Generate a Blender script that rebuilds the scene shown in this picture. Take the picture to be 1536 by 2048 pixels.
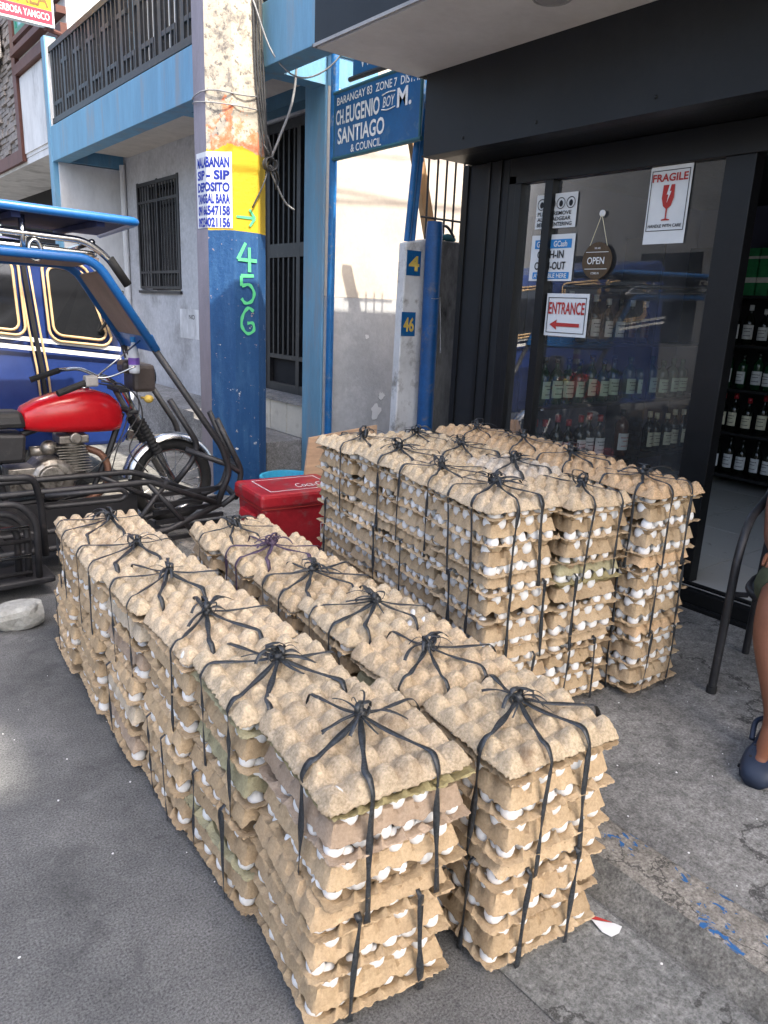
import bpy, bmesh, math, random
from mathutils import Vector, Matrix, noise
R = math.radians
random.seed(7)
for o in list(bpy.data.objects): bpy.data.objects.remove(o)
SC = bpy.context.scene
COL = SC.collection

# ------------------------------------------------------------------ camera
def make_camera():
    f, pitch, roll, yaw, h = 1480.0, R(15.5), R(2.4), R(38.4), 1.5
    fw = Vector((math.sin(yaw)*math.cos(pitch), math.cos(yaw)*math.cos(pitch), -math.sin(pitch)))
    rt = Vector((math.cos(yaw), -math.sin(yaw), 0)); up = rt.cross(fw)
    r2 = math.cos(roll)*rt + math.sin(roll)*up; u2 = -math.sin(roll)*rt + math.cos(roll)*up
    cd = bpy.data.cameras.new('camera'); cd.sensor_fit = 'VERTICAL'; cd.sensor_height = 24
    cd.lens = 24*f/2048; cd.clip_start = .05; cd.clip_end = 400
    c = bpy.data.objects.new('camera', cd); COL.objects.link(c)
    m = Matrix((r2, u2, -fw)).transposed().to_4x4(); m.translation = (0, 0, h)
    c.matrix_world = m; SC.camera = c
make_camera()
# ------------------------------------------------------------------ sky, sun, exposure
SUN = Vector((0.03, -0.60, 0.80)).normalized()      # direction towards the sun
w = bpy.data.worlds.new('World'); SC.world = w; w.use_nodes = True
nt = w.node_tree; bg = nt.nodes['Background']
sky = nt.nodes.new('ShaderNodeTexSky'); sky.sky_type = 'NISHITA'; sky.sun_disc = False
sky.sun_elevation = math.asin(SUN.z); sky.sun_rotation = math.atan2(SUN.x, SUN.y)
sky.air_density = 1.0; sky.dust_density = 5.0; sky.ozone_density = 1.0
nt.links.new(sky.outputs[0], bg.inputs[0]); bg.inputs[1].default_value = 0.15
sd = bpy.data.lights.new('sun', 'SUN'); sd.energy = 2.15; sd.angle = R(0.7); sd.color = (1, .93, .82)
so = bpy.data.objects.new('sun', sd); COL.objects.link(so)
so.rotation_euler = SUN.to_track_quat('Z', 'Y').to_euler(); so.location = (0, 0, 12)
SC.view_settings.view_transform = 'Standard'; SC.view_settings.look = 'None'
SC.view_settings.gamma = 1; SC.view_settings.exposure = 2.0
try: SC.view_settings.use_curve_mapping = False
except Exception: pass

# ------------------------------------------------------------------ materials
MATS = {}
def nodes(name):
    m = bpy.data.materials.new(name); m.use_nodes = True
    t = m.node_tree; b = t.nodes['Principled BSDF']
    return m, t, b
def N(t, kind, **kw):
    n = t.nodes.new(kind)
    for k, v in kw.items():
        if k.startswith('_'): setattr(n, k[1:], v)
        else: n.inputs[k].default_value = v
    return n
def ramp(t, stops, src):
    r = t.nodes.new('ShaderNodeValToRGB')
    e = r.color_ramp.elements
    while len(e) < len(stops): e.new(.5)
    for el, (p, c) in zip(e, stops):
        el.position = p; el.color = (*c, 1) if len(c) == 3 else c
    t.links.new(src, r.inputs[0]); return r.outputs[0]
def mixc(t, fac, a, b, mode='MIX'):
    n = t.nodes.new('ShaderNodeMix'); n.data_type = 'RGBA'; n.blend_type = mode
    for s, v in ((0, fac), (6, a), (7, b)):
        if hasattr(v, 'links'): t.links.new(v, n.inputs[s])
        elif s == 0: n.inputs[0].default_value = v
        else: n.inputs[s].default_value = (*v, 1)
    return n.outputs[2]
def sc(c, k): return tuple(min(1, x*k) for x in c)
def mat(name, col, rough=.6, metal=0, var=.18, scale=6, bump=0, bscale=60, spec=.4, stain=None, stain_amt=.5, stain_scale=3, stretch=None):
    """plain procedural surface: colour varied by two noises, optional stains with their own shape, fine bump"""
    if name in MATS: return MATS[name]
    m, t, b = nodes(name)
    tc = t.nodes.new('ShaderNodeTexCoord'); vec = tc.outputs['Object']
    if stretch:
        mp = N(t, 'ShaderNodeMapping'); mp.inputs['Scale'].default_value = stretch; t.links.new(vec, mp.inputs[0]); vec2 = mp.outputs[0]
    else: vec2 = vec
    n1 = N(t, 'ShaderNodeTexNoise', Scale=scale, Detail=8, Roughness=.62); t.links.new(vec2, n1.inputs['Vector'])
    c = ramp(t, [(.3, sc(col, 1-var)), (.7, sc(col, 1+var))], n1.outputs[0])
    n2 = N(t, 'ShaderNodeTexNoise', Scale=scale*9, Detail=5, Roughness=.7); t.links.new(vec2, n2.inputs['Vector'])
    c = mixc(t, .5*var, c, ramp(t, [(.35, (.0, .0, .0)), (.65, (1, 1, 1))], n2.outputs[0]), 'OVERLAY')
    if stain:
        n3 = N(t, 'ShaderNodeTexNoise', Scale=stain_scale, Detail=9, Roughness=.68); t.links.new(vec2, n3.inputs['Vector'])
        k = 1-stain_amt
        f = ramp(t, [(.35+.3*k, (0, 0, 0)), (.5+.3*k, (1, 1, 1))], n3.outputs[0])
        c = mixc(t, f, c, stain)
    t.links.new(c, b.inputs['Base Color'])
    b.inputs['Metallic'].default_value = metal; b.inputs['Specular IOR Level'].default_value = spec
    r = t.nodes.new('ShaderNodeMapRange'); r.inputs[3].default_value = max(.03, rough-.1); r.inputs[4].default_value = min(1, rough+.12)
    t.links.new(n2.outputs[0], r.inputs[0]); t.links.new(r.outputs[0], b.inputs['Roughness'])
    if bump:
        n4 = N(t, 'ShaderNodeTexNoise', Scale=bscale, Detail=6, Roughness=.65); t.links.new(vec, n4.inputs['Vector'])
        bp = N(t, 'ShaderNodeBump', Strength=bump, Distance=.01); t.links.new(n4.outputs[0], bp.inputs['Height'])
        t.links.new(bp.outputs[0], b.inputs['Normal'])
    MATS[name] = m; return m
def pulp_material(key, bump_d, lo, stain):
    m, t, b = nodes(key)
    tc = t.nodes.new('ShaderNodeTexCoord'); v = tc.outputs['Object']
    oi = t.nodes.new('ShaderNodeObjectInfo')
    ad = t.nodes.new('ShaderNodeVectorMath'); ad.operation = 'ADD'
    sh = t.nodes.new('ShaderNodeVectorMath'); sh.operation = 'SCALE'; sh.inputs[3].default_value = 7
    cb = t.nodes.new('ShaderNodeCombineXYZ'); t.links.new(oi.outputs['Random'], cb.inputs[0]); t.links.new(oi.outputs['Random'], cb.inputs[1])
    t.links.new(cb.outputs[0], sh.inputs[0]); t.links.new(v, ad.inputs[0]); t.links.new(sh.outputs[0], ad.inputs[1]); v = ad.outputs[0]
    n1 = N(t, 'ShaderNodeTexNoise', Scale=14, Detail=7, Roughness=.65); t.links.new(v, n1.inputs[0])
    n2 = N(t, 'ShaderNodeTexNoise', Scale=150, Detail=5, Roughness=.7); t.links.new(v, n2.inputs[0])
    n3 = N(t, 'ShaderNodeTexNoise', Scale=9, Detail=6, Roughness=.6); t.links.new(v, n3.inputs[0])
    c = mixc(t, 1.0, oi.outputs['Color'], ramp(t, [(.3, (.80, .77, .73)), (.7, (1.1, 1.08, 1.04))], n1.outputs[0]), 'MULTIPLY')
    c = mixc(t, 1.0, c, ramp(t, [(.36, lo), (.60, (1.16, 1.16, 1.16))], n2.outputs[0]), 'MULTIPLY')
    c = mixc(t, ramp(t, [(.60, (0, 0, 0)), (.74, (stain, stain, stain))], n3.outputs[0]), c, (.22, .12, .06))
    t.links.new(c, b.inputs['Base Color']); b.inputs['Roughness'].default_value = .95; b.inputs['Specular IOR Level'].default_value = .12
    vo = N(t, 'ShaderNodeTexNoise', Scale=68, Detail=9, Roughness=.74, Distortion=1.6); t.links.new(v, vo.inputs[0])
    bp = N(t, 'ShaderNodeBump', Strength=1.0, Distance=bump_d); t.links.new(vo.outputs[0], bp.inputs['Height'])
    t.links.new(bp.outputs[0], b.inputs['Normal'])
    MATS[key] = m; return m
pulp_material('pulp', .009, (.78, .75, .71), .62)
pulp_material('pulp_smooth', .0035, (.92, .90, .87), .25)
def strap_material():
    m, t, b = nodes('plastic_strap')
    tc = t.nodes.new('ShaderNodeTexCoord')
    n = N(t, 'ShaderNodeTexNoise', Scale=160, Detail=5); t.links.new(tc.outputs['Object'], n.inputs[0])
    t.links.new(ramp(t, [(.3, (.012, .014, .016)), (.7, (.05, .056, .062))], n.outputs[0]), b.inputs['Base Color'])
    b.inputs['Roughness'].default_value = .36; b.inputs['Specular IOR Level'].default_value = .5
    bp = N(t, 'ShaderNodeBump', Strength=.5, Distance=.003); t.links.new(n.outputs[0], bp.inputs['Height']); t.links.new(bp.outputs[0], b.inputs['Normal'])
    MATS['strap'] = m
strap_material()
mat('strap_purple', (.075, .05, .085), .45, var=.3, scale=80)
def asphalt_material():
    m, t, b = nodes('asphalt')
    tc = t.nodes.new('ShaderNodeTexCoord'); v = tc.outputs['Object']
    n1 = N(t, 'ShaderNodeTexNoise', Scale=2.2, Detail=9, Roughness=.66); t.links.new(v, n1.inputs[0])
    n2 = N(t, 'ShaderNodeTexNoise', Scale=170, Detail=5, Roughness=.75); t.links.new(v, n2.inputs[0])
    n3 = N(t, 'ShaderNodeTexNoise', Scale=16, Detail=8, Roughness=.7); t.links.new(v, n3.inputs[0])
    vo = N(t, 'ShaderNodeTexVoronoi', Scale=75); t.links.new(v, vo.inputs[0])
    c = ramp(t, [(.32, (.088, .089, .088)), (.5, (.132, .132, .129)), (.7, (.185, .184, .178))], n1.outputs[0])
    c = mixc(t, .9, c, ramp(t, [(.32, (.12, .12, .12)), (.68, (.88, .88, .88))], n2.outputs[0]), 'OVERLAY')
    c = mixc(t, ramp(t, [(.1, (.5, .5, .5)), (.26, (0, 0, 0))], vo.outputs['Distance']), c, (.17, .17, .168))
    c = mixc(t, ramp(t, [(.58, (0, 0, 0)), (.74, (.7, .7, .7))], n3.outputs[0]), c, (.23, .225, .215))
    c = mixc(t, ramp(t, [(.28, (.6, .6, .6)), (.40, (0, 0, 0))], n3.outputs[0]), c, (.035, .036, .038))
    n5 = N(t, 'ShaderNodeTexNoise', Scale=4.2, Detail=10, Roughness=.72, Distortion=.6); t.links.new(v, n5.inputs[0])
    c = mixc(t, ramp(t, [(.56, (0, 0, 0)), (.72, (.55, .55, .55))], n5.outputs[0]), c, (.26, .255, .245))
    c = mixc(t, ramp(t, [(.28, (.65, .65, .65)), (.43, (0, 0, 0))], n5.outputs[0]), c, (.052, .053, .053))
    mp = N(t, 'ShaderNodeMapping'); mp.inputs['Scale'].default_value = (9, 1.3, 1); mp.inputs['Rotation'].default_value = (0, 0, .5); t.links.new(v, mp.inputs[0])
    n6 = N(t, 'ShaderNodeTexNoise', Scale=2.4, Detail=9, Roughness=.8); t.links.new(mp.outputs[0], n6.inputs[0])
    c = mixc(t, ramp(t, [(.66, (0, 0, 0)), (.74, (.45, .45, .45))], n6.outputs[0]), c, (.34, .335, .32))
    t.links.new(c, b.inputs['Base Color']); b.inputs['Roughness'].default_value = .9; b.inputs['Specular IOR Level'].default_value = .25
    bp = N(t, 'ShaderNodeBump', Strength=.7, Distance=.006); t.links.new(n2.outputs[0], bp.inputs['Height']); t.links.new(bp.outputs[0], b.inputs['Normal'])
    MATS['asphalt'] = m
asphalt_material()
def concrete_material(name, lo, hi, flecks=None, dark=(.05, .05, .048), damt=.5, cracks=0):
    m, t, b = nodes(name)
    tc = t.nodes.new('ShaderNodeTexCoord'); v = tc.outputs['Object']
    n1 = N(t, 'ShaderNodeTexNoise', Scale=1.6, Detail=9, Roughness=.66); t.links.new(v, n1.inputs[0])
    n2 = N(t, 'ShaderNodeTexNoise', Scale=120, Detail=6, Roughness=.75); t.links.new(v, n2.inputs[0])
    n3 = N(t, 'ShaderNodeTexNoise', Scale=7, Detail=9, Roughness=.72); t.links.new(v, n3.inputs[0])
    c = ramp(t, [(.3, lo), (.7, hi)], n1.outputs[0])
    n8 = N(t, 'ShaderNodeTexNoise', Scale=32, Detail=8, Roughness=.75); t.links.new(v, n8.inputs[0])
    c = mixc(t, .8, c, ramp(t, [(.32, (.15, .15, .15)), (.68, (.85, .85, .85))], n2.outputs[0]), 'OVERLAY')
    c = mixc(t, .6, c, ramp(t, [(.35, (.2, .2, .2)), (.65, (.8, .8, .8))], n8.outputs[0]), 'OVERLAY')
    c = mixc(t, ramp(t, [(.30, (damt, damt, damt)), (.46, (0, 0, 0))], n3.outputs[0]), c, dark)
    if cracks:
        dn = N(t, 'ShaderNodeTexNoise', Scale=3.5, Detail=6, Roughness=.65); t.links.new(v, dn.inputs[0])
        va = t.nodes.new('ShaderNodeVectorMath'); va.operation = 'MULTIPLY_ADD'; va.inputs[1].default_value = (.45, .45, .45); t.links.new(dn.outputs[1], va.inputs[0]); t.links.new(v, va.inputs[2])
        ve = N(t, 'ShaderNodeTexVoronoi', Scale=cracks, _feature='DISTANCE_TO_EDGE'); t.links.new(va.outputs[0], ve.inputs[0])
        c = mixc(t, ramp(t, [(.002, (.8, .8, .8)), (.0075, (0, 0, 0))], ve.outputs[0]), c, (.03, .03, .028))
    if flecks:
        mp = N(t, 'ShaderNodeMapping'); mp.inputs['Scale'].default_value = (1.5, .8, 1); t.links.new(v, mp.inputs[0])
        n5 = N(t, 'ShaderNodeTexNoise', Scale=20, Detail=9, Roughness=.62, Distortion=.9); t.links.new(mp.outputs[0], n5.inputs[0])
        n6 = N(t, 'ShaderNodeTexNoise', Scale=5.5, Detail=2); t.links.new(v, n6.inputs[0])
        mm = t.nodes.new('ShaderNodeMath'); mm.operation = 'ADD'; t.links.new(n5.outputs[0], mm.inputs[0])
        m2 = t.nodes.new('ShaderNodeMath'); m2.operation = 'MULTIPLY'; m2.inputs[1].default_value = .55; t.links.new(n6.outputs[0], m2.inputs[0]); t.links.new(m2.outputs[0], mm.inputs[1])
        c = mixc(t, ramp(t, [(.925, (0, 0, 0)), (.935, (1, 1, 1))], mm.outputs[0]), c, flecks)
    t.links.new(c, b.inputs['Base Color']); b.inputs['Roughness'].default_value = .9; b.inputs['Specular IOR Level'].default_value = .25
    bp = N(t, 'ShaderNodeBump', Strength=.55, Distance=.006); t.links.new(n2.outputs[0], bp.inputs['Height']); t.links.new(bp.outputs[0], b.inputs['Normal'])
    MATS[name] = m; return m
concrete_material('gutter_concrete', (.13, .134, .13), (.22, .222, .212), cracks=1.1)
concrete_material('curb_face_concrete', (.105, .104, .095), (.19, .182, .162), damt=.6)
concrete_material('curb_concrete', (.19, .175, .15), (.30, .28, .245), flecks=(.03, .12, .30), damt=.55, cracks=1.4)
concrete_material('sidewalk_concrete', (.125, .123, .116), (.30, .292, .27), damt=.7, cracks=.8)
concrete_material('step_concrete', (.16, .155, .15), (.33, .32, .31), damt=.6)
mat('egg_shell', (.80, .80, .78), .5, var=.05, scale=20, spec=.3)
mat('grey_wall', (.46, .465, .48), .9, var=.22, scale=2.2, bump=.25, bscale=40, stain=(.20, .195, .19), stain_amt=.42, stain_scale=1.1)
mat('white_wall', (.66, .66, .66), .9, var=.15, scale=3, bump=.2, bscale=30, stain=(.36, .36, .36), stain_amt=.4, stain_scale=1.6, stretch=(1, 1, .4))
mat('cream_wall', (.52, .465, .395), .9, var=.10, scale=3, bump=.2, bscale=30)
mat('shaded_patched_wall', (.42, .425, .43), .9, var=.14, scale=2.4, bump=.3, bscale=40, stain=(.56, .56, .56), stain_amt=.38, stain_scale=2.0)
mat('sky_blue_paint', (.125, .29, .43), .6, var=.13, scale=4, bump=.1, bscale=50, stain=(.20, .26, .31), stain_amt=.40, stain_scale=3.5, stretch=(1.5, 1.5, .25))
mat('deep_blue_paint', (.010, .12, .32), .45, var=.2, scale=9, stain=(.22, .24, .26), stain_amt=.30, stain_scale=8)
mat('navy_blue_paint', (.006, .065, .20), .45, var=.2, scale=9, stain=(.12, .11, .11), stain_amt=.32, stain_scale=7)
mat('teal_paint', (.05, .13, .19), .7, var=.15)
mat('soffit_tan', (.50, .46, .41), .8, var=.1)
mat('black_iron', (.017, .017, .019), .5, var=.3, scale=20, spec=.5, stain=(.06, .05, .045), stain_amt=.25, stain_scale=20)
mat('dark_void', (.012, .012, .013), .9)
mat('dark_grey_panel', (.0155, .0168, .0185), .5, var=.2, scale=3, spec=.25)
mat('black_aluminium', (.0075, .008, .0085), .4, var=.2, scale=8, spec=.3)
mat('canopy_soffit', (.62, .60, .57), .75, var=.10, scale=2.5, bump=.12, bscale=12)
mat('tile_floor', (.50, .49, .45), .3, var=.03, scale=1.2)
mat('tile_cream', (.55, .52, .45), .35, var=.10, scale=4, stain=(.36, .33, .28), stain_amt=.35, stain_scale=5)
mat('grout', (.13, .125, .12), .9)
mat('shop_wall', (.10, .105, .17), .7, var=.05)
mat('shelf_black', (.012, .012, .013), .4)
mat('white_paint', (.72, .72, .71), .6, var=.06)
mat('paper_white', (.70, .71, .71), .8, var=.05)
mat('ink_red', (.42, .035, .03), .7, var=.08)
mat('ink_black', (.02, .02, .022), .7)
mat('ink_blue', (.015, .035, .30), .7, var=.1)
mat('ink_sky', (.03, .22, .52), .7)
mat('sign_blue', (.005, .09, .24), .45, var=.14, scale=5, stain=(.10, .17, .24), stain_amt=.25, stain_scale=6)
mat('sign_white', (.74, .74, .72), .6, var=.12, scale=20, stain=(.35, .45, .52), stain_amt=.2, stain_scale=30)
mat('green_chalk', (.10, .56, .24), .7, var=.1)
mat('gold_paint', (.58, .40, .08), .6, var=.2, scale=20)
mat('red_plastic', (.36, .016, .024), .38, var=.2, scale=5, stain=(.24, .10, .10), stain_amt=.42, stain_scale=7)
mat('plywood', (.50, .32, .19), .75, var=.16, scale=5, stretch=(1, 1, 7))
mat('plywood_grey', (.30, .23, .18), .8, var=.15, scale=5)
mat('timber', (.42, .25, .12), .8, var=.2, scale=6, stretch=(1, 1, .15))
mat('cyan_plastic', (.06, .42, .60), .4)
mat('motor_red', (.50, .008, .015), .22, var=.12, scale=3, spec=.6)
mat('chrome', (.62, .62, .61), .22, metal=1, var=.15, scale=12, stain=(.20, .16, .12), stain_amt=.3, stain_scale=18)
mat('engine_alloy', (.30, .28, .25), .42, metal=.8, var=.3, scale=18, stain=(.06, .05, .04), stain_amt=.5, stain_scale=14)
mat('rusty_pipe', (.17, .085, .055), .6, metal=.4, var=.3, scale=20)
mat('rubber', (.016, .016, .016), .75, var=.3, scale=15)
mat('black_vinyl', (.02, .02, .021), .45, var=.2, scale=15, bump=.2, bscale=90)
mat('trike_blue', (.012, .125, .38), .3, var=.1, scale=4, spec=.5)
mat('van_blue', (.014, .034, .145), .22, var=.12, scale=2, spec=.55)
mat('roof_navy', (.02, .035, .13), .6, var=.2)
mat('gold_trim', (.55, .38, .20), .4, var=.1)
mat('dark_glass', (.012, .013, .015), .06, var=.05, spec=.7)
mat('stone', (.36, .36, .33), .9, var=.3, scale=6, bump=.6, bscale=25)
mat('slate_clad', (.24, .215, .20), .9, var=.35, scale=12, bump=.4, bscale=50)
mat('brown_trim', (.105, .04, .03), .6, var=.2)
mat('green_frame', (.02, .20, .13), .5)
mat('pale_glass', (.22, .42, .42), .12, var=.08, scale=2, spec=.6)
mat('bottle_glass', (.012, .014, .010), .12, spec=.6)
mat('bottle_green', (.012, .05, .02), .12, spec=.6)
mat('bottle_amber', (.07, .022, .008), .12, spec=.6)
mat('label_cream', (.66, .62, .45), .7, var=.12, scale=30)
mat('label_mint', (.52, .62, .45), .7, var=.12, scale=30)
mat('label_white', (.66, .66, .64), .7, var=.12, scale=30)
mat('cap_red', (.35, .02, .03), .4)
mat('box_green', (.03, .24, .09), .5, var=.3, scale=25)
mat('skin', (.17, .068, .036), .55, var=.12, scale=14, spec=.35)
mat('olive_cloth', (.045, .055, .030), .9, var=.2, scale=12, bump=.3, bscale=40)
mat('charcoal_cloth', (.05, .05, .055), .9, var=.2, scale=12)
mat('navy_rubber', (.017, .026, .048), .5, var=.1)
mat('hair', (.012, .010, .009), .6)
mat('eye_white', (.7, .7, .68), .3)
mat('cable', (.045, .045, .045), .5, var=.2)
mat('cable_grey', (.22, .22, .22), .5, var=.2)
mat('ac_beige', (.55, .53, .48), .6)
mat('sign_yellow', (.72, .46, .02), .5)
mat('sign_red', (.50, .03, .06), .5)
mat('sign_text_brown', (.18, .10, .02), .6)
mat('lamp_grey', (.30, .29, .28), .5)
mat('town_wall', (.58, .55, .50), .9, var=.12, scale=.6)
mat('town_wall_grey', (.45, .46, .47), .9, var=.12, scale=.6)
mat('bottle_pet', (.70, .74, .78), .2, spec=.5)
mat('violet', (.20, .10, .45), .5)
def glass_material():
    m, t, b = nodes('window_glass')
    out = t.nodes['Material Output']; t.nodes.remove(b)
    tr = t.nodes.new('ShaderNodeBsdfTransparent'); tr.inputs[0].default_value = (.80, .84, .83, 1)
    gl = t.nodes.new('ShaderNodeBsdfGlossy'); gl.inputs['Roughness'].default_value = .0; gl.inputs[0].default_value = (1, 1, 1, 1)
    fr = N(t, 'ShaderNodeFresnel', IOR=1.45)
    mx = t.nodes.new('ShaderNodeMixShader')
    t.links.new(fr.outputs[0], mx.inputs[0]); t.links.new(tr.outputs[0], mx.inputs[1]); t.links.new(gl.outputs[0], mx.inputs[2])
    df = t.nodes.new('ShaderNodeBsdfDiffuse'); df.inputs[0].default_value = (.62, .63, .62, 1)
    tc = t.nodes.new('ShaderNodeTexCoord'); ns = N(t, 'ShaderNodeTexNoise', Scale=3.0, Detail=7, Roughness=.65); t.links.new(tc.outputs['Object'], ns.inputs[0])
    fr2 = t.nodes.new('ShaderNodeMapRange'); fr2.inputs[1].default_value = .3; fr2.inputs[2].default_value = .75; fr2.inputs[3].default_value = .012; fr2.inputs[4].default_value = .07; t.links.new(ns.outputs[0], fr2.inputs[0])
    m2 = t.nodes.new('ShaderNodeMixShader'); t.links.new(fr2.outputs[0], m2.inputs[0]); t.links.new(mx.outputs[0], m2.inputs[1]); t.links.new(df.outputs[0], m2.inputs[2])
    t.links.new(m2.outputs[0], out.inputs[0]); MATS['glass'] = m
glass_material()
def pole_material():
    """concrete pole: bare cream plaster above, a yellow band, blue below, edges of the paint chipped"""
    m, t, b = nodes('pole_paint')
    tc = t.nodes.new('ShaderNodeTexCoord'); v = tc.outputs['Object']
    sx = t.nodes.new('ShaderNodeSeparateXYZ'); t.links.new(v, sx.inputs[0])
    n1 = N(t, 'ShaderNodeTexNoise', Scale=9, Detail=9, Roughness=.7); t.links.new(v, n1.inputs[0])
    n2 = N(t, 'ShaderNodeTexNoise', Scale=28, Detail=7, Roughness=.7); t.links.new(v, n2.inputs[0])
    n3 = N(t, 'ShaderNodeTexNoise', Scale=5, Detail=8, Roughness=.62); t.links.new(v, n3.inputs[0])
    plaster = ramp(t, [(.36, (.15, .135, .12)), (.47, (.42, .37, .29)), (.7, (.52, .465, .37))], n1.outputs[0])
    plaster = mixc(t, ramp(t, [(.38, (.85, .85, .85)), (.45, (0, 0, 0))], n2.outputs[0]), plaster, (.10, .09, .085))
    def band(z, wob):
        a = t.nodes.new('ShaderNodeMath'); a.operation = 'MULTIPLY_ADD'; a.inputs[1].default_value = wob; t.links.new(n3.outputs[0], a.inputs[0]); t.links.new(sx.outputs[2], a.inputs[2])
        c = t.nodes.new('ShaderNodeMath'); c.operation = 'LESS_THAN'; c.inputs[1].default_value = z+wob*.5; t.links.new(a.outputs[0], c.inputs[0]); return c.outputs[0]
    yellow = mixc(t, n2.outputs[0], (.58, .40, .012), (.50, .33, .01))
    blue = mixc(t, n2.outputs[0], (.004, .045, .15), (.008, .072, .20))
    orange = ramp(t, [(.4, (.62, .16, .06)), (.6, (.55, .30, .18))], n2.outputs[0])
    c = mixc(t, band(2.72, 1.0), plaster, orange)
    c = mixc(t, ramp(t, [(.5, (0, 0, 0)), (.54, (1, 1, 1))], n1.outputs[0]), c, plaster)
    c = mixc(t, band(2.50, .25), c, yellow)
    c = mixc(t, band(1.97, .02), c, blue)
    mp = N(t, 'ShaderNodeMapping'); mp.inputs['Scale'].default_value = (1, 1, .22); t.links.new(v, mp.inputs[0])
    n4 = N(t, 'ShaderNodeTexNoise', Scale=13, Detail=9, Roughness=.72); t.links.new(mp.outputs[0], n4.inputs[0])
    isb = band(1.97, .02)
    def masked(f):
        q = t.nodes.new('ShaderNodeMath'); q.operation = 'MULTIPLY'; t.links.new(f, q.inputs[0]); t.links.new(isb, q.inputs[1]); return q.outputs[0]
    c = mixc(t, masked(ramp(t, [(.48, (0, 0, 0)), (.70, (.75, .75, .75))], n4.outputs[0])), c, (.035, .115, .25))
    c = mixc(t, masked(ramp(t, [(.30, (.7, .7, .7)), (.42, (0, 0, 0))], n4.outputs[0])), c, (.006, .03, .10))
    c = mixc(t, masked(ramp(t, [(.655, (0, 0, 0)), (.675, (1, 1, 1))], n2.outputs[0])), c, (.42, .30, .26))
    chips = ramp(t, [(.645, (0, 0, 0)), (.66, (1, 1, 1))], n1.outputs[0])
    lt = t.nodes.new('ShaderNodeMath'); lt.operation = 'LESS_THAN'; lt.inputs[1].default_value = 1.45; t.links.new(sx.outputs[2], lt.inputs[0])
    mu = t.nodes.new('ShaderNodeMath'); mu.operation = 'MULTIPLY'; t.links.new(chips, mu.inputs[0]); t.links.new(lt.outputs[0], mu.inputs[1])
    c = mixc(t, mu.outputs[0], c, (.60, .58, .55))
    t.links.new(c, b.inputs['Base Color']); b.inputs['Roughness'].default_value = .7
    bp = N(t, 'ShaderNodeBump', Strength=.5, Distance=.01); t.links.new(n2.outputs[0], bp.inputs['Height']); t.links.new(bp.outputs[0], b.inputs['Normal'])
    MATS['pole'] = m
pole_material()
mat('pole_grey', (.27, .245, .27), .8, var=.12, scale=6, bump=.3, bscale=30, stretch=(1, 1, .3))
mat('stub_white', (.60, .59, .57), .85, var=.12, scale=5, bump=.4, bscale=35, stain=(.26, .24, .21), stain_amt=.42, stain_scale=7)
mat('mossy_concrete', (.26, .255, .24), .9, var=.25, scale=5, bump=.5, bscale=40, stain=(.045, .045, .04), stain_amt=.62, stain_scale=2.5, stretch=(1, 1, .35))

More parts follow.
